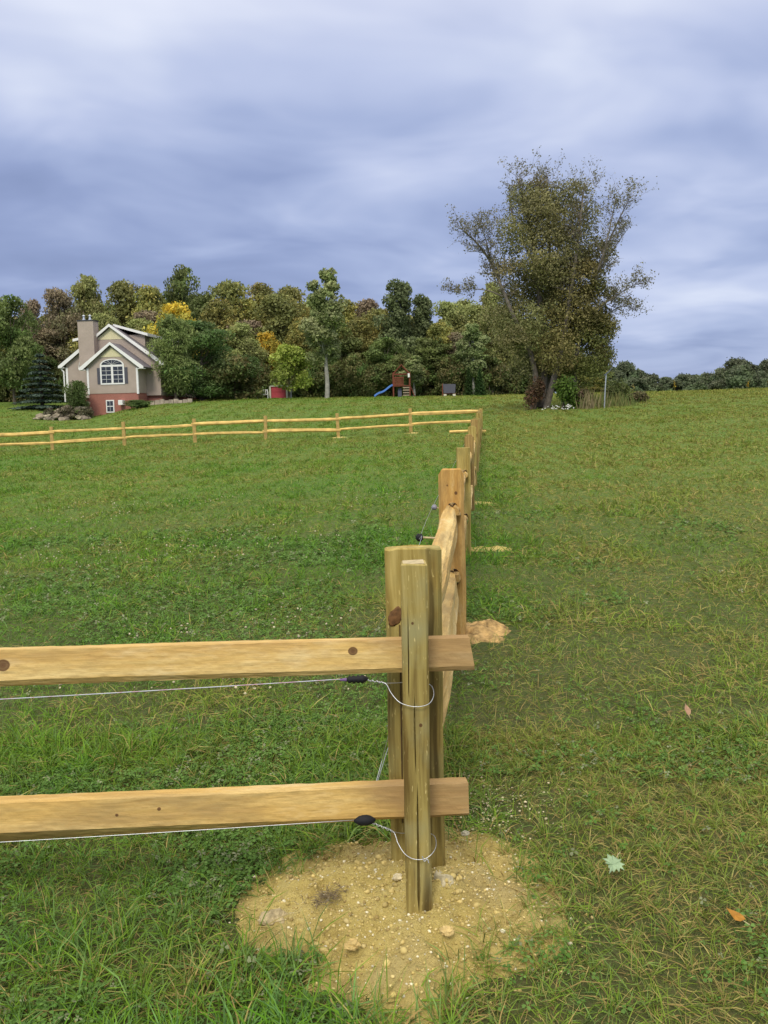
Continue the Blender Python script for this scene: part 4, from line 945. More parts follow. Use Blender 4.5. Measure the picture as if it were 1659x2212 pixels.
# far trees beyond the crest on the right
far_x = [1180, 1290, 1315, 1350, 1385, 1420, 1450, 1480, 1515, 1545, 1570, 1600, 1630, 1660, 1720, 1800]; far_y = [800, 800, 792, 784, 800, 806, 808, 799, 806, 803, 790, 769, 783, 768, 765, 760]
for i, xd in enumerate([1318, 1352]):
    tree('far_a', xd, (790, 783)[i], (140, 150)[i], (44, 60)[i], 'distant_tree', ('small lone tree crown beyond the field behind the metal pole', 'rounded brownish tree next to the lone crown beyond the field')[i])
for i, xd in enumerate(list(range(1230, 1850, 30)) + list(range(1245, 1850, 44))):
    yy = float(np.interp(xd, far_x, far_y)); b2 = i >= 21
    tree('far_b' if i % 2 else 'far_a', xd + rng.uniform(-6, 6), yy + (rng.uniform(0, 9) if not b2 else rng.uniform(12, 26)), (158 if not b2 else 138) + rng.uniform(-6, 6), rng.uniform(55, 85), 'distant_tree', 'one of the dark trees in the distant line beyond the field on the right', 'tree', 'distant trees beyond the field')

# ------------------------------------------------------------------ the big old tree and its neighbour
def grow(limbs, name, label, base, blobs, pal_core, seed, leafn, leafsize=.10, spread=1.0):
    g = random.Random(seed); b = MB(); LP = []; LN = []
    P0 = Vector(base)
    def twig(p, d, L, r, lvl):
        n = 4; pts = [p]; q = p.copy(); dd = d.copy()
        for i in range(n):
            dd = (dd + Vector((g.gauss(0, .22), g.gauss(0, .22), g.gauss(.06, .16)))).normalized(); q = q + dd * L / n; pts.append(q.copy())
        b.tube([a - P0 for a in pts], [r * (1 - .18 * i) for i in range(n + 1)], 4 if lvl > 1 else 5, cap=False)
        if lvl < 3:
            for k in range(4 if lvl < 2 else 3):
                i = g.randint(1, n); side = Vector((g.gauss(0, 1), g.gauss(0, 1), g.gauss(.25, .6))).normalized(); twig(pts[i], (dd * .75 + side * .8).normalized(), L * g.uniform(.45, .7), r * .5, lvl + 1)
        if lvl >= 2:
            for k in range(leafn):
                a = pts[g.randint(1, n)] + Vector((g.gauss(0, .09), g.gauss(0, .09), g.gauss(0, .09))); LP.append(a - P0); LN.append((g.gauss(0, 1), g.gauss(0, 1), g.gauss(.3, 1)))
    for pts, r0, r1, start, tl in limbs:
        W = [Vector(at(x, y, 50 + dz)) for x, y, dz in pts]; sp = spline(W, 5); n = len(sp)
        b.tube([a - P0 for a in sp], [r0 + (r1 - r0) * (i / (n - 1)) ** .8 for i in range(n)], 8)
        for i in range(int(n * start), n):
            d = (sp[min(i + 1, n - 1)] - sp[i - 1]).normalized()
            for k in range(2):
                side = Vector((g.gauss(0, 1), g.gauss(0, .9), g.gauss(.15, .7))).normalized(); twig(sp[i], (d * .7 + side * .8).normalized(), tl * g.uniform(.6, 1.1), max(.012, (r0 + (r1 - r0) * i / n) * .35), 1)
    e = empty(name, P0); tag(e, label, 'tree'); me = mesh_py('trunk', b.v, b.f); link('trunk', me, M['bark_mid'], e)
    bl = [((Vector(at(x, y, 50 + dz)) - P0)[:], (r * 50 / F,) * 2 + (r * 50 / F * .95,)) for x, y, r, dz in blobs]
    me = crown_mesh('crown', bl, int(len(blobs) * 2500), .066, pal_core, seed, .475, fill=.15, aspect=.5); link('crown', me, M['leaf'], e)
    pal = np.array([(.20, .185, .085), (.15, .145, .070), (.24, .235, .125)]); LPn = np.array(LP); col = pal[rng.integers(0, 3, len(LP))]
    V, Fq, CC = leaf_quads(LPn, np.array(LN), leafsize, col, .5); link('outer_leaves', mesh_np('outer_leaves', V, Fq, 4, CC), M['leaf'], e); return e
core = [(.200, .190, .075), (.235, .225, .095), (.165, .185, .066), (.190, .165, .082)]
lim = [([(1152, 884, 0), (1158, 820, 0), (1140, 745, -.4), (1112, 690, -.8), (1085, 625, -1), (1062, 570, -1), (1030, 525, -1.2), (1002, 500, -1.3)], .20, .03, .55, 1.0),
       ([(1085, 640, -1), (1055, 628, -1), (1020, 624, -1.1), (975, 626, -1.2)], .05, .012, .6, .5),
       ([(1060, 565, -1), (1050, 520, -1.4), (1040, 490, -1.5)], .05, .015, .3, .9),
       ([(1168, 880, .2), (1176, 780, .4), (1165, 640, .4), (1150, 520, .3), (1130, 430, 0), (1118, 385, 0)], .26, .02, .45, 1.1),
       ([(1172, 880, .6), (1195, 740, 1.2), (1190, 600, 1.4), (1184, 480, 1.2), (1182, 375, 1)], .24, .02, .45, 1.15),
       ([(1180, 882, -.4), (1215, 740, -1), (1238, 600, -1.5), (1252, 490, -1.5), (1262, 400, -1.4)], .20, .02, .45, 1.1),
       ([(1185, 620, 1), (1215, 500, 2), (1222, 415, 2.4)], .10, .02, .4, 1.0),
       ([(1150, 560, .3), (1110, 480, 1.2), (1102, 425, 1.5)], .08, .02, .4, .8)]
blobs = [(1200 + (x_ - 1200) * 1.12, y_, r_ * 1.05, dz_) for x_, y_, r_, dz_ in [(1150, 440, 42, 0), (1215, 450, 48, .5), (1120, 510, 40, -.5), (1185, 520, 60, .8), (1245, 520, 42, -.8), (1105, 600, 36, -.8), (1165, 610, 60, .6), (1225, 600, 55, 1), (1185, 570, 60, -1.2), (1105, 680, 38, .2), (1160, 690, 58, -.6),
         (1125, 755, 36, .3), (1190, 760, 48, .6), (1180, 470, 50, -1), (1205, 680, 60, 1.8), (1165, 640, 50, 2.0), (1110, 560, 30, .8), (1255, 470, 34, .4), (1275, 560, 40, .6), (1240, 420, 30, 0), (1170, 410, 26, .4), (1118, 640, 30, -.3), (1112, 715, 36, 0), (1130, 785, 34, .3), (1120, 740, 34, -1.0), (1160, 800, 30, .8)]]
grow(lim, 'old_tree', 'tallest tree, dense brown-green crown fraying into bare twigs at the sky', at(1166, 884, 50), blobs, core, 31, 3, .056)
lim2 = [([(1240, 876, -.5), (1243, 790, -.5), (1262, 680, -.6), (1290, 590, -.8), (1325, 500, -1), (1358, 432, -1.2)], .17, .02, .35, 1.15),
        ([(1262, 700, -.6), (1300, 660, -1), (1345, 630, -1.4), (1375, 612, -1.6)], .07, .012, .3, .95),
        ([(1270, 720, -.4), (1310, 680, -.2), (1345, 662, 0), (1368, 668, .2)], .05, .01, .4, .8),
        ([(1290, 590, -.8), (1320, 545, 0), (1352, 500, .6)], .06, .012, .3, .9), ([(1262, 650, -.5), (1300, 560, -1.8), (1322, 470, -2), (1330, 430, -2.2)], .07, .012, .35, .9)]
blobs2 = [(1255, 600, 40, -.8), (1285, 610, 26, -1), (1240, 680, 58, -.8), (1285, 690, 30, -.6), (1205, 760, 45, -1.2), (1260, 760, 50, -.6), (1292, 755, 22, -.4), (1255, 805, 34, -.4), (1285, 790, 24, 0), (1305, 650, 30, -.4), (1310, 710, 26, -.5), (1225, 800, 38, .4), (1300, 770, 28, .3), (1265, 720, 50, .9)]
grow(lim2, 'old_tree', 'lower dark olive tree leaning right from the foot of the tallest tree', at(1240, 876, 49.5), blobs2, [(.180, .160, .056), (.150, .165, .046), (.205, .165, .065)], 47, 2, .060)
# undergrowth round the trunks
def bush50(xd, yd, rpx, Y, pal, name, label, n=2200, size=.07, zs=1.0, cat='shrub'):
    g_ = at(xd, yd, Y); r = rpx * Y / F; x = g_.x; z0 = G(x, Y); e = empty(name, (x, Y, z0)); tag(e, label, cat); rr = random.Random(int(xd))
    bl = [((rr.uniform(-.6, .6) * r, rr.uniform(-.5, .5) * r, r * zs * rr.uniform(.35, 1.3)), (r * .5, r * .5, r * .5 * zs)) for _ in range(9)]
    link('foliage', crown_mesh('foliage', bl, n, size, pal, int(xd), .36, fill=.3), M['leaf'], e)
    b = MB(); 
    for c, _ in bl: b.tube([(0, 0, -.05), (c[0] * .5, c[1] * .5, c[2] * .5), c], [.02, .014, .006], 5)
    b.build('stems', M['bark'], e); return e
bush50(1214, 850, 36, 47.6, [(.10, .19, .025), (.16, .24, .05), (.06, .12, .02)], 'leafy_shrub', 'bright green shrub between the two old trunks', zs=1.15)
bush50(1330, 845, 30, 49, [(.10, .14, .03), (.15, .17, .06), (.08, .10, .03)], 'leafy_shrub', 'ragged green growth behind the metal pole')
bush50(1155, 850, 20, 49.2, [(.13, .07, .04), (.10, .06, .035), (.07, .07, .03)], 'ivy_clump', 'reddish brown creeper wrapping the left old trunk', zs=1.9, size=.06, n=1800, cat='creeper')
bush50(1375, 862, 22, 50, [(.17, .13, .07), (.13, .14, .05)], 'dry_weeds', 'low brownish weeds right of the metal pole', zs=.6, cat='weeds')
bush50(1245, 862, 28, 48.2, [(.12, .08, .05), (.09, .08, .04)], 'dry_weeds', 'brown tangle of weeds under the leaning old tree', zs=.9, cat='weeds')
def reeds(xd, Y, wpx, hm, n, col, name, label):
    x0 = at(xd, 870, Y).x; g0 = G(x0, Y); e = MB(); V = []; 
    y = Y + rng.normal(0, .35, n); x = x0 + rng.normal(0, wpx * Y / F / 2.2, n); L = hm * (.3 + .7 * rng.random(n) ** 1.5); az = rng.uniform(0, 6.28, n); ln = rng.uniform(.05, .5, n)
    b = np.stack([x - x0, y - Y, gz(x, y) - g0], -1); t = b + np.stack([np.cos(az) * ln * L, np.sin(az) * ln * L, L], -1); m_ = (b + t) / 2 + np.stack([0 * x, 0 * x, L * .08], -1); w = .018
    V = np.stack([b + [-w, 0, 0], b + [w, 0, 0], m_ + [w, 0, 0], m_ + [-w, 0, 0], t, t + [.012, 0, 0]], 1).reshape(-1, 3); i = np.arange(n)[:, None] * 6
    Fq = np.concatenate([i + [0, 1, 2, 3], i + [3, 2, 5, 4]], 1).reshape(-1, 4); c = np.array(col)[rng.integers(0, len(col), n)]
    o = link(name, mesh_np(name, V, Fq, 4, np.repeat(c, 6, 0)), M['leaf'], None, (x0, Y, g0)); tag(o, label, 'tall grass')
reeds(1275, 47.5, 30, 1.15, 150, [(.26, .22, .11), (.20, .18, .07), (.31, .26, .14), (.14, .17, .05)], 'tall_dry_grass', 'clump of tall straw coloured grass left of the metal pole')
reeds(1325, 47.8, 46, .8, 240, [(.12, .15, .04), (.18, .17, .06)], 'tall_dry_grass', 'green weedy stems around the metal pole')
def daisies(xd, yd, Y, wpx, n):
    p = at(xd, yd, Y); x = p.x + rng.normal(0, wpx * Y / F / 2.4, n); y = Y + rng.normal(0, .3, n); P = np.stack([x, y, gz(x, y) + .12 + .22 * rng.random(n)], -1)
    o = link('white_flowers', clods('white_flowers', P - np.array(p[:]), .035 + .03 * rng.random(n), np.tile([.62, .62, .58], (n, 1)), 1, .5), M['crumb'], None, p); return o
tag(daisies(1195, 888, 46.2, 18, 22), 'patch of white flowers in front of the old tree trunks, left part', 'flowers'); tag(daisies(1225, 893, 45.9, 20, 26), 'patch of white flowers in front of the old tree trunks, right part', 'flowers')
# metal pole with a slanted top piece
px_ = at(1305, 888, 47.0); g = G(px_.x, 47.0); e = empty('metal_pole', (px_.x, 47.0, g)); tag(e, 'thin grey metal pole with a slanting dark top piece right of the old trees', 'pole')
b = MB(); b.tube([(0, 0, -.2), (.05, 0, 1.0), (.10, 0, 1.78)], .032, 8); b.build('shaft', M['wire'], e)
b = MB(); b.slab((-.02, -.06, 1.72), (.26, -.06, 1.94), (.26, .06, 1.94), (-.02, .06, 1.72), .04); b.tube([(.26, 0, 1.92), (.42, 0, 2.12)], .02, 6); b.build('top_bracket', plain('dull_dark_metal', (.10, .12, .17), .5, .2, 20), e)
# yellow-flowered tall weeds on the crest
for i, (xd, yd, hm) in enumerate([(1457, 838, .55), (1368, 842, .6), (1616, 836, .35), (1662, 832, .4)]):
    Y = (62, 60, 61, 61)[i]; x = at(xd, yd, Y).x; g = G(x, Y); e = empty('yellow_weed', (x, Y, g)); tag(e, ('yellow flowering weed on the field crest below the middle of the distant tree line', 'faint tall yellow weed on the crest nearest the old trees', 'small yellow flowering weed on the crest toward the right edge', 'yellow-green weed on the crest at the right edge')[i], 'weed')
    b = MB(); b.tube([(0, 0, -.05), (.02, 0, hm * .6), (0, 0, hm)], .014, 5); b.build('stem', plain('weed_stem', (.14, .16, .05), .8), e)
    n = 26; P = np.stack([rng.normal(0, .05, n), rng.normal(0, .05, n), hm + rng.normal(.02, .12, n)], -1); V, Fq, CC = leaf_quads(P, rng.normal(size=(n, 3)), .035, np.tile([.55, .38, .03] if i != 1 else [.30, .24, .08], (n, 1)), .8); link('flower_head', mesh_np('flower_head', V, Fq, 4, CC), M['leaf'], e)

# ------------------------------------------------------------------ the house
def siding(name, col, pitch=.11):
    m, t, b = mat(name); co = coord(t); z = t.new('ShaderNodeSeparateXYZ', {0: co}).outputs[2]
    fr = t.math('FRACT', t.math('DIVIDE', z, pitch)); n = t.noise(co, 1.5, 4); 
    base = t.ramp(n, [(.3, tuple(c * .93 for c in col)), (.7, tuple(c * 1.06 for c in col))]); t.set(b.inputs['Base Color'], base); b.inputs['Roughness'].default_value = .6
    bump(t, b, fr, .8, .012); return m
def shingles(name, col):
    m, t, b = mat(name); co = coord(t); br = t.new('ShaderNodeTexBrick', {'Vector': t.vmath('MULTIPLY', co, (1, 1, 1)), 'Scale': 3.0, 'Mortar Size': .02, 'Color1': (*col, 1), 'Color2': (*[c * .75 for c in col], 1), 'Mortar': (*[c * .6 for c in col], 1)})
    n = t.noise(co, 6, 4); t.set(b.inputs['Base Color'], t.mix(t.ramp(n, [(.4, (0,) * 3), (.7, (.5,) * 3)]), br.outputs[0], tuple(c * 1.25 for c in col))); return m
HS = siding('taupe_siding', (.43, .355, .30)); HC = siding('cream_siding', (.72, .66, .42)); HW = plain('white_trim', (.78, .78, .76), .5, .04, 5); HR = shingles('grey_shingles', (.17, .155, .17))
m, t, b = mat('red_brick'); co = coord(t); br = t.new('ShaderNodeTexBrick', {'Vector': t.new('ShaderNodeMapping', {'Vector': co, 'Rotation': (R(90), 0, 0)}).outputs[0], 'Scale': 4.4, 'Mortar Size': .025, 'Color1': (.36, .13, .095, 1), 'Color2': (.29, .10, .075, 1), 'Mortar': (.36, .22, .18, 1)})
t.set(b.inputs['Base Color'], br.outputs[0]); HB = m
m, t, b = mat('window_glass'); t.set(b.inputs['Base Color'], (.02, .025, .03, 1)); b.inputs['Roughness'].default_value = .08; b.inputs['Specular IOR Level'].default_value = .8; HG = m
HSH = plain('grey_shutter', (.10, .10, .12), .6, .1, 10)
O = at(191, 851, 80); hs = empty('house', (O.x, O.y, G(O.x, O.y) - 0.0), R(-7)); tag(hs, 'taupe house with white trimmed twin gables, tall chimney and brick basement', 'house')
HZ = O.z - hs.location.z
def hp(mb, name, m, parent=hs, **k):
    o = mb.build(name, m, parent, **k)
    if parent is hs: o.location.z += HZ
    return o
wall = MB()
wall.prism([(0.005, 0), (4.675, 0), (4.675, 2.55), (2.37, 4.20), (0.005, 2.55)], 0, 2.3)
wall.prism([(-2.95, -.2), (6.0, -.2), (6.0, 2.75), (1.5, 6.02), (-2.95, 2.78)], 2.0, 14.5)
w = hp(wall, 'wall', HS)
bw = MB(); bw.box(.05, 4.63, .04, 2.2, -4.2, 0.0); bw.box(-2.9, 5.95, 2.3, 14.4, -4.2, -.2); hp(bw, 'basement_wall', HB)
cg = MB(); cg.prism([(1.28, 3.20), (3.46, 3.20), (2.37, 4.02)], -.03, 0.01); hp(cg, 'gable_panel', HC); cg = MB(); cg.prism([(.05, 4.93), (2.95, 4.93), (1.5, 5.98)], 1.97, 2.01); hp(cg, 'gable_panel', HC)
def roof(ax, az, ex, ez, y0, y1, side, th=.16):
    b = MB(); b.slab((ax, y0, az), (ax, y1, az), (ex, y1, ez), (ex, y0, ez), th); return b
r_ = roof(2.37, 4.45, 5.36, 2.26, -.30, 2.3, 1); r_.slab((2.37, -.30, 4.45), (2.37, 2.3, 4.45), (-.60, 2.3, 2.28), (-.60, -.30, 2.28), .16); rf1 = hp(r_, 'roof', HR); rf1['label'] = 'front gable roof'
r_ = roof(1.5, 6.26, 6.55, 2.66, 1.70, 14.8, 1); r_.slab((1.5, 1.70, 6.26), (1.5, 14.8, 6.26), (-3.55, 14.8, 2.62), (-3.55, 1.70, 2.62), .16); rf2 = hp(r_, 'roof', HR)
def rake(ax, az, el, er, ez, y, wv=.15):
    b = MB(); s1 = (az - ez) / (er - ax); s0 = (az - ez) / (ax - el)
    b.prism([(ax, az + .03), (er, ez + .03), (er, ez - wv - .02), (er - .30, ez - wv), (ax, az - wv - .06), (el + .30, ez - wv), (el, ez - wv - .02), (el, ez + .03)], y - .06, y)
    b.box(er - .55, er, y, y + .5, ez - wv - .03, ez - wv + .02); b.box(el, el + .55, y, y + .5, ez - wv - .03, ez - wv + .02); return b
hp(rake(2.37, 4.45, -.60, 5.36, 2.26, -.30), 'rake_trim', HW); hp(rake(1.5, 6.26, -3.55, 6.55, 2.64, 1.70), 'rake_trim', HW)
cb = MB(); cb.box(-.04, .14, -.05, .0, -.05, 2.25); hp(cb, 'corner_board', HW); cb = MB(); cb.box(4.54, 4.72, -.05, .0, -.10, 2.2); hp(cb, 'corner_board', HW); cb = MB(); cb.box(-2.98, -2.78, 1.95, 2.0, -.2, 2.5); hp(cb, 'corner_board', HW); cb = MB(); cb.box(4.675, 4.70, -.05, .14, -.10, 2.2); hp(cb, 'corner_board', HW)
dp = MB(); dp.tube([(-3.40, 1.9, 2.45), (-3.25, 1.9, 2.25), (-3.14, 1.9, 2.15), (-3.14, 1.9, -.6)], .07, 8); hp(dp, 'downspout', HW); dp = MB(); dp.tube([(-1.25, 1.35, 3.0), (-1.45, 1.5, 2.6), (-1.50, 1.5, 2.3)], .05, 8); hp(dp, 'downspout', HW)
ch = MB(); ch.box(-1.20, .27, 1.1, 2.2, -.3, 6.55); chn = hp(ch, 'chimney', HS); cp_ = MB(); cp_.box(-1.25, .32, 1.05, 2.25, 6.55, 6.64); cp_.build('cap', plain('dark_flashing', (.05, .05, .06), .5), chn)
for x_ in (-.80, -.22):
    f_ = MB(); f_.tube([(x_, 1.6, 6.64), (x_, 1.6, 6.78), (x_, 1.6, 6.80), (x_, 1.6, 7.05), (x_, 1.6, 7.06), (x_, 1.6, 7.16)], [.15, .14, .09, .085, .16, .03], 12); f_.build('flue', plain('flue_steel', (.62, .65, .68), .3, .05, 5, metal=.6), chn)
# dormers
d = MB(); d.box(2.2, 4.3, 3.0, 12.5, 3.2, 5.38); dm = hp(d, 'dormer', HS); d = MB(); d.slab((1.45, 2.7, 6.36), (1.45, 12.8, 6.36), (4.65, 12.8, 5.42), (4.65, 2.7, 5.42), .14); d.build('dormer_roof', HR, dm); d = MB(); d.prism([(1.5, 6.38), (4.68, 5.46), (4.68, 5.22), (1.5, 6.16)], 2.62, 2.70); d.box(4.65, 4.72, 2.62, 12.8, 5.20, 5.46); d.build('dormer_trim', HW, dm)
for yy in (4.6, 7.5, 10.4):
    d = MB(); d.box(4.30, 4.36, yy, yy + 1.0, 4.35, 5.15); wf = d.build('window', HW, dm); d = MB(); d.box(4.36, 4.37, yy + .08, yy + .92, 4.42, 5.08); d.build('pane', HG, wf)
d = MB(); d.box(-3.0, -.5, 5.0, 12.0, 3.0, 5.1); dm = hp(d, 'dormer', HS); d = MB(); d.slab((.8, 4.7, 6.20), (.8, 12.3, 6.20), (-3.4, 12.3, 5.30), (-3.4, 4.7, 5.30), .14); d.build('dormer_roof', HR, dm); d = MB(); d.prism([(.8, 6.1), (-3.45, 5.36), (-3.45, 5.12), (.8, 5.9)], 4.62, 4.70); d.build('dormer_trim', HW, dm)
# arched double window with shutters
wx0, wx1, wz0, wz1, cx = 1.32, 3.36, .88, 2.42, 2.34
def arcp(rx, rz, z, n=14): return [(cx + rx * math.cos(math.pi * i / n), z + rz * math.sin(math.pi * i / n)) for i in range(n + 1)]
wn = MB(); wn.prism([(wx0 - .10, wz0 - .10), (wx1 + .10, wz0 - .10), (wx1 + .10, wz1 + .04)] + arcp(1.12, .58, wz1 + .04)[1:-1] + [(wx0 - .10, wz1 + .04)], -.05, -.005); win = hp(wn, 'window', HW); win['label'] = 'arched double window of the front gable'
g1 = MB(); 
for x0, x1 in ((wx0 + .04, cx - .10), (cx + .10, wx1 - .04)): g1.box(x0, x1, -.060, -.050, wz0 + .04, 1.60); g1.box(x0, x1, -.060, -.050, 1.66, wz1 - .08)
g1.prism([(cx + .96, wz1 + .10)] + arcp(.96, .42, wz1 + .10)[1:-1] + [(cx - .96, wz1 + .10)], -.060, -.050); g1.build('pane', HG, win)
mu = MB()
for x in (wx0 + .47, wx1 - .47): mu.box(x - .012, x + .012, -.068, -.061, wz0 + .04, 1.60); mu.box(x - .012, x + .012, -.068, -.061, 1.66, wz1 - .08)
for z in (1.24, 2.0):
    for x0, x1 in ((wx0 + .04, cx - .10), (cx + .10, wx1 - .04)): mu.box(x0, x1, -.072, -.069, z - .012, z + .012)
for i in (3, 5, 7, 9, 11):
    a = math.pi * i / 14; mu.tube([(cx, -.065, wz1 + .10), (cx + .95 * math.cos(a), -.065, wz1 + .10 + .41 * math.sin(a))], .012, 4)
mu.build('muntins', HW, win)
for x0 in (.93, 3.48):
    s_ = MB(); s_.box(x0, x0 + .28, -.045, -.004, .84, 2.26); 
    for k in range(17): s_.box(x0 + .04, x0 + .24, -.058, -.046, .92 + k * .078, .95 + k * .078)
    hp(s_, 'shutter', HSH)
bwn = MB(); bwn.box(1.60, 2.36, -.02, .038, -1.70, -.58); bwi = hp(bwn, 'window', HW); bwi['label'] = 'small basement window in the brick'; g1 = MB(); g1.box(1.70, 2.26, -.03, -.021, -1.60, -1.18); g1.box(1.70, 2.26, -.03, -.021, -1.10, -.68); g1.build('pane', HG, bwi)
mu = MB(); mu.box(1.97, 1.99, -.04, -.031, -1.60, -1.18); mu.box(1.97, 1.99, -.04, -.031, -1.10, -.68); mu.build('muntins', HW, bwi)
bd = MB(); bd.box(2.95, 3.35, -.5, .03, -1.05, -.62); hp(bd, 'utility_box', HW)

# rock garden left of the basement
rr = random.Random(3)
for k in range(34):
    xd = rr.uniform(78, 188); f = (xd - 78) / 110; yd = 905 - rr.random() * (6 + 34 * f); Y = 77.2 + (905 - yd) * .055 + rr.random() * .5
    p = at(xd, yd, Y); s_ = rr.uniform(.22, .5)
    bm = bmesh.new(); bmesh.ops.create_icosphere(bm, subdivisions=2, radius=1)
    for q in bm.verts: q.co = Vector((q.co.x * 1.25, q.co.y, q.co.z * .6)) * s_ * (1 + mnoise.noise(q.co * 1.4 + Vector((k, k, 0))) * .6)
    me = bpy.data.meshes.new('rock'); bm.to_mesh(me); bm.free(); col = rr.choice([(.26, .22, .16), (.20, .17, .13), (.34, .30, .21)])
    o = link('rock', me, plain('rock_skin', col, .95, .3, 4, bmp=.03), None, (p.x, Y, max(G(p.x, Y) + s_ * .15, p.z - .1)), (0, 0, rr.random() * 3)); tag(o, 'one of the rough brown rocks banked up left of the brick basement', 'rock', 'rocks banked beside the basement')
for i, (xd, yd, rp) in enumerate([(112, 893, 18), (150, 880, 22), (178, 888, 20), (135, 868, 16)]):
    bush50(xd, yd, rp, 78.2, [(.11, .09, .06), (.09, .10, .04), (.14, .12, .08)], 'scrub_bush', ('dull brown scrub low at the left end of the rock bank', 'dull brown scrub in the middle of the rock bank', 'brown scrub against the brick basement wall', 'small scrub at the top of the rock bank under the dark shrub')[i], n=900, size=.09, zs=.8)
# low stone wall right of the house
b = MB(); 
for k in range(9):
    x = k * .42; b.box(x, x + .38 + .03 * (k % 2), -.15 + .03 * (k % 3), .2, -.2, .38 + .06 * ((k * 7) % 3))
p = at(322, 866, 80); o = b.build('stone_wall', plain('pale_stone', (.38, .32, .25), .95, .3, 3), None, loc=(p.x, 80.5, G(p.x, 80.5))); tag(o, 'low pale stone wall between the brick basement and the wide pine', 'wall')

# ------------------------------------------------------------------ lawn things
RED = plain('dark_red_stain', (.17, .050, .028), .7, .25, 6); REDP = plain('red_paint', (.38, .055, .065), .55, .12, 4); CR = plain('cream_paint', (.58, .56, .45), .6, .08, 5); BLUE = plain('blue_plastic', (.10, .23, .62), .4, .06, 3)
k_ = 85 / F
px0 = at(868, 856, 85); g = G(px0.x, 85); ps = empty('play_set', (px0.x, 85, g)); tag(ps, 'red-brown wooden play tower with a blue wavy slide on the lawn', 'play set')
pl_ = px0.z - g
for x in (-.78, .78):
    for y in (0, 1.3): b = MB(); b.box(x - .06, x + .06, y - .06, y + .06, -.2, 2.25 + pl_); b.build('post', RED, ps)
b = MB(); b.box(-.86, .86, -.1, 1.4, 1.02, 1.10); b.build('deck', RED, ps)
b = MB()
for k in range(8): b.box(-.70 + k * .115, -.62 + k * .115, -.10, -.065, 1.10, 1.85)
b.box(-.72, .22, -.13, -.10, 1.80, 1.90); b.box(-.72, .22, -.13, -.10, 1.14, 1.22); b.build('railing', RED, ps)
b = MB(); 
for y in (0, 1.3): b.tube([(-.78, y, 2.2), (0, y, 3.05)], .05, 6); b.tube([(.78, y, 2.2), (0, y, 3.05)], .05, 6)
b.tube([(0, -.2, 3.05), (0, 1.5, 3.05)], .05, 6); b.box(-.84, .84, -.05, .05, 2.14, 2.22); b.box(-.84, .84, 1.25, 1.35, 2.14, 2.22); b.build('roof_frame', RED, ps)
b = MB(); b.slab((.04, .1, 3.04), (.04, 1.2, 3.04), (.86, 1.2, 2.20), (.86, .1, 2.20), .02); b.build('canopy', plain('olive_canvas', (.13, .12, .10), .8), ps)
b = MB(); sl = [(-.80 - 1.85 * t, 1.14 - 1.04 * t + .05 * math.sin(t * 9.4)) for t in [i / 20 for i in range(21)]]
n = len(sl)
for i in range(n - 1):
    (x0, z0), (x1, z1) = sl[i], sl[i + 1]; b.slab((x0, .15, z0), (x0, .60, z0), (x1, .60, z1), (x1, .15, z1), .04); b.slab((x0, .10, z0 + .13), (x0, .15, z0 + .13), (x1, .15, z1 + .13), (x1, .10, z1 + .13), .17); b.slab((x0, .60, z0 + .13), (x0, .65, z0 + .13), (x1, .65, z1 + .13), (x1, .60, z1 + .13), .17)
b.build('slide', BLUE, ps)
b = MB(); b.tube([(.84, .3, 1.05), (1.28, .3, -.05)], .045, 6); b.tube([(.84, .9, 1.05), (1.28, .9, -.05)], .045, 6)
for k in range(4): t = (k + .7) / 4.6; b.tube([(.84 + .44 * t, .3, 1.05 - 1.1 * t), (.84 + .44 * t, .9, 1.05 - 1.1 * t)], .03, 6)
b.build('ladder', RED, ps)
b = MB(); 
for k in range(4): b.box(.12, .72, -.10, -.04, .12 + k * .24, .22 + k * .24)
b.build('climbing_slats', plain('pale_slats', (.35, .28, .2), .8), ps)
b = MB(); b.box(-.35, .0, .3, .7, 0, .75); b.prism([(-.35, .75), (0, .75), (-.17, .92)], .3, .7); b.build('toy_box', plain('blue_grey_plastic', (.10, .11, .16), .5), ps)
b = MB(); b.box(.60, .78, -.18, -.12, 1.85, 2.22); b.build('white_board', HW, ps)
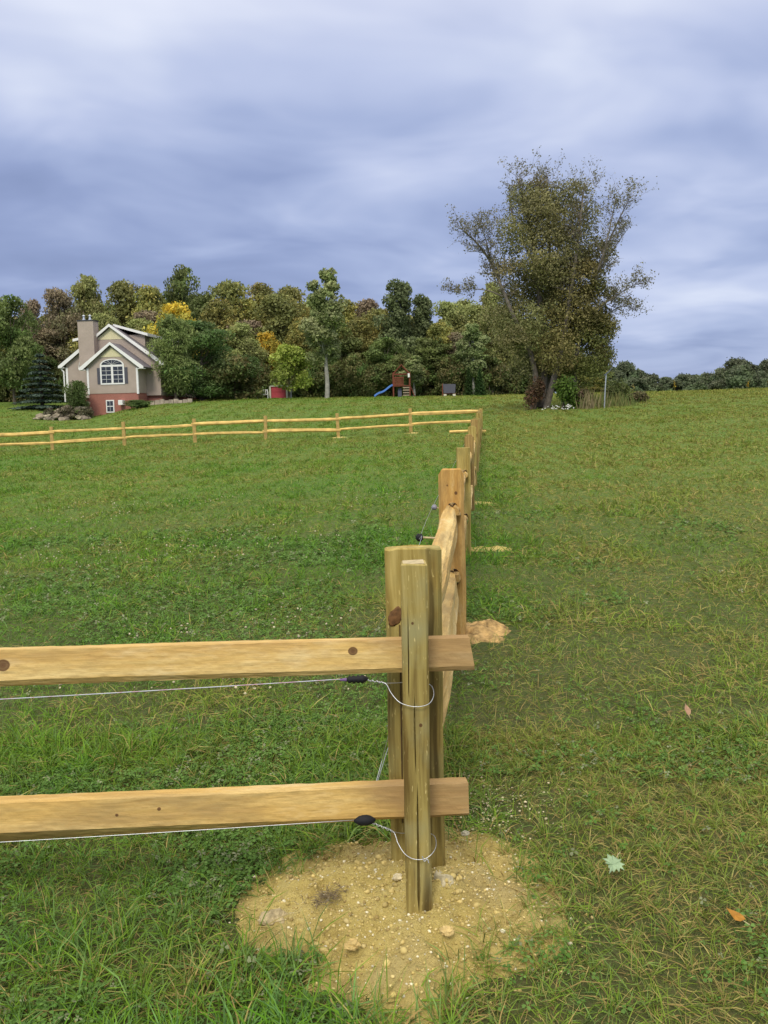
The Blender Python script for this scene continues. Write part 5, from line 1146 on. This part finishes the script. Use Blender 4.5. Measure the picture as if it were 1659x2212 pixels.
# red playhouse front with cream posts
p0 = at(602, 857, 86); g = G(p0.x, 86); ph = empty('playhouse', (p0.x, 86, g)); tag(ph, 'little playhouse with red front and cream posts under the yellow-green tree', 'playhouse'); up = max(0, p0.z - g)
b = MB(); b.box(-.72, .68, 0, 1.0, -.2, .98 + up); b.build('wall', REDP, ph)
b = MB(); b.prism([(-.9, .98 + up), (.95, .98 + up), (.80, 1.06 + up), (-.75, 1.06 + up)], -.12, 1.15); b.build('roof', CR, ph)
for x in (-.88, .72): b = MB(); b.box(x, x + .16, -.10, .06, -.2, 1.0 + up); b.build('post', CR, ph)
b = MB(); b.box(1.06, 1.26, -.05, .15, -.2, 1.0 + up); b.build('post', plain('grey_post', (.32, .32, .33), .8), ph)
b = MB(); b.box(-.66, .62, -.022, -.002, .06, .50 + up * .5); b.box(-.66, .62, -.022, -.002, .56 + up * .5, .92 + up); b.build('door', plain('red_door', (.42, .06, .075), .5), ph)
p0 = at(567, 857, 85.5); g = G(p0.x, 85.5); bn = empty('garden_bench', (p0.x, 85.5, g), R(12)); tag(bn, 'white garden bench left of the little red playhouse', 'bench'); 
b = MB(); b.box(-.55, .55, -.22, .22, .40, .45); b.build('seat', HW, bn)
b = MB(); 
for k in range(7): b.box(-.52 + k * .165, -.46 + k * .165, .20, .24, .45, .85)
b.box(-.55, .55, .19, .25, .82, .90); b.build('backrest', HW, bn)
for x in (-.54, .47):
    for y in (-.2, .17): b = MB(); b.box(x, x + .07, y, y + .06, -.1, .66 if y < 0 else .9); b.build('leg', HW, bn)
    b = MB(); b.box(x, x + .07, -.2, .22, .64, .69); b.build('armrest', HW, bn)
p0 = at(971, 856, 85.5); g = G(p0.x, 85.5); pn = empty('dark_panel', (p0.x, 85.5, g), R(-6)); tag(pn, 'dark grey slanted panel on pale blocks left of the two cedars', 'panel'); up = max(0, p0.z - g)
b = MB(); n0 = len(b.v); b.slab((-.62, 0, 1.18 + up), (.60, 0, 1.14 + up), (.54, .0, .30 + up), (-.55, 0, .30 + up), .05); b.build('board', plain('slate_board', (.085, .085, .11), .6, .1, 5), pn)
b = MB(); b.box(-.70, -.62, .0, .1, -.1, 1.22 + up); b.box(-.62, .6, .06, .10, .2 + up, .3 + up); b.build('frame', RED, pn)
for x in (-.55, .32): b = MB(); b.box(x, x + .26, -.1, .3, -.1, .22 + up); b.build('block', CR, pn)
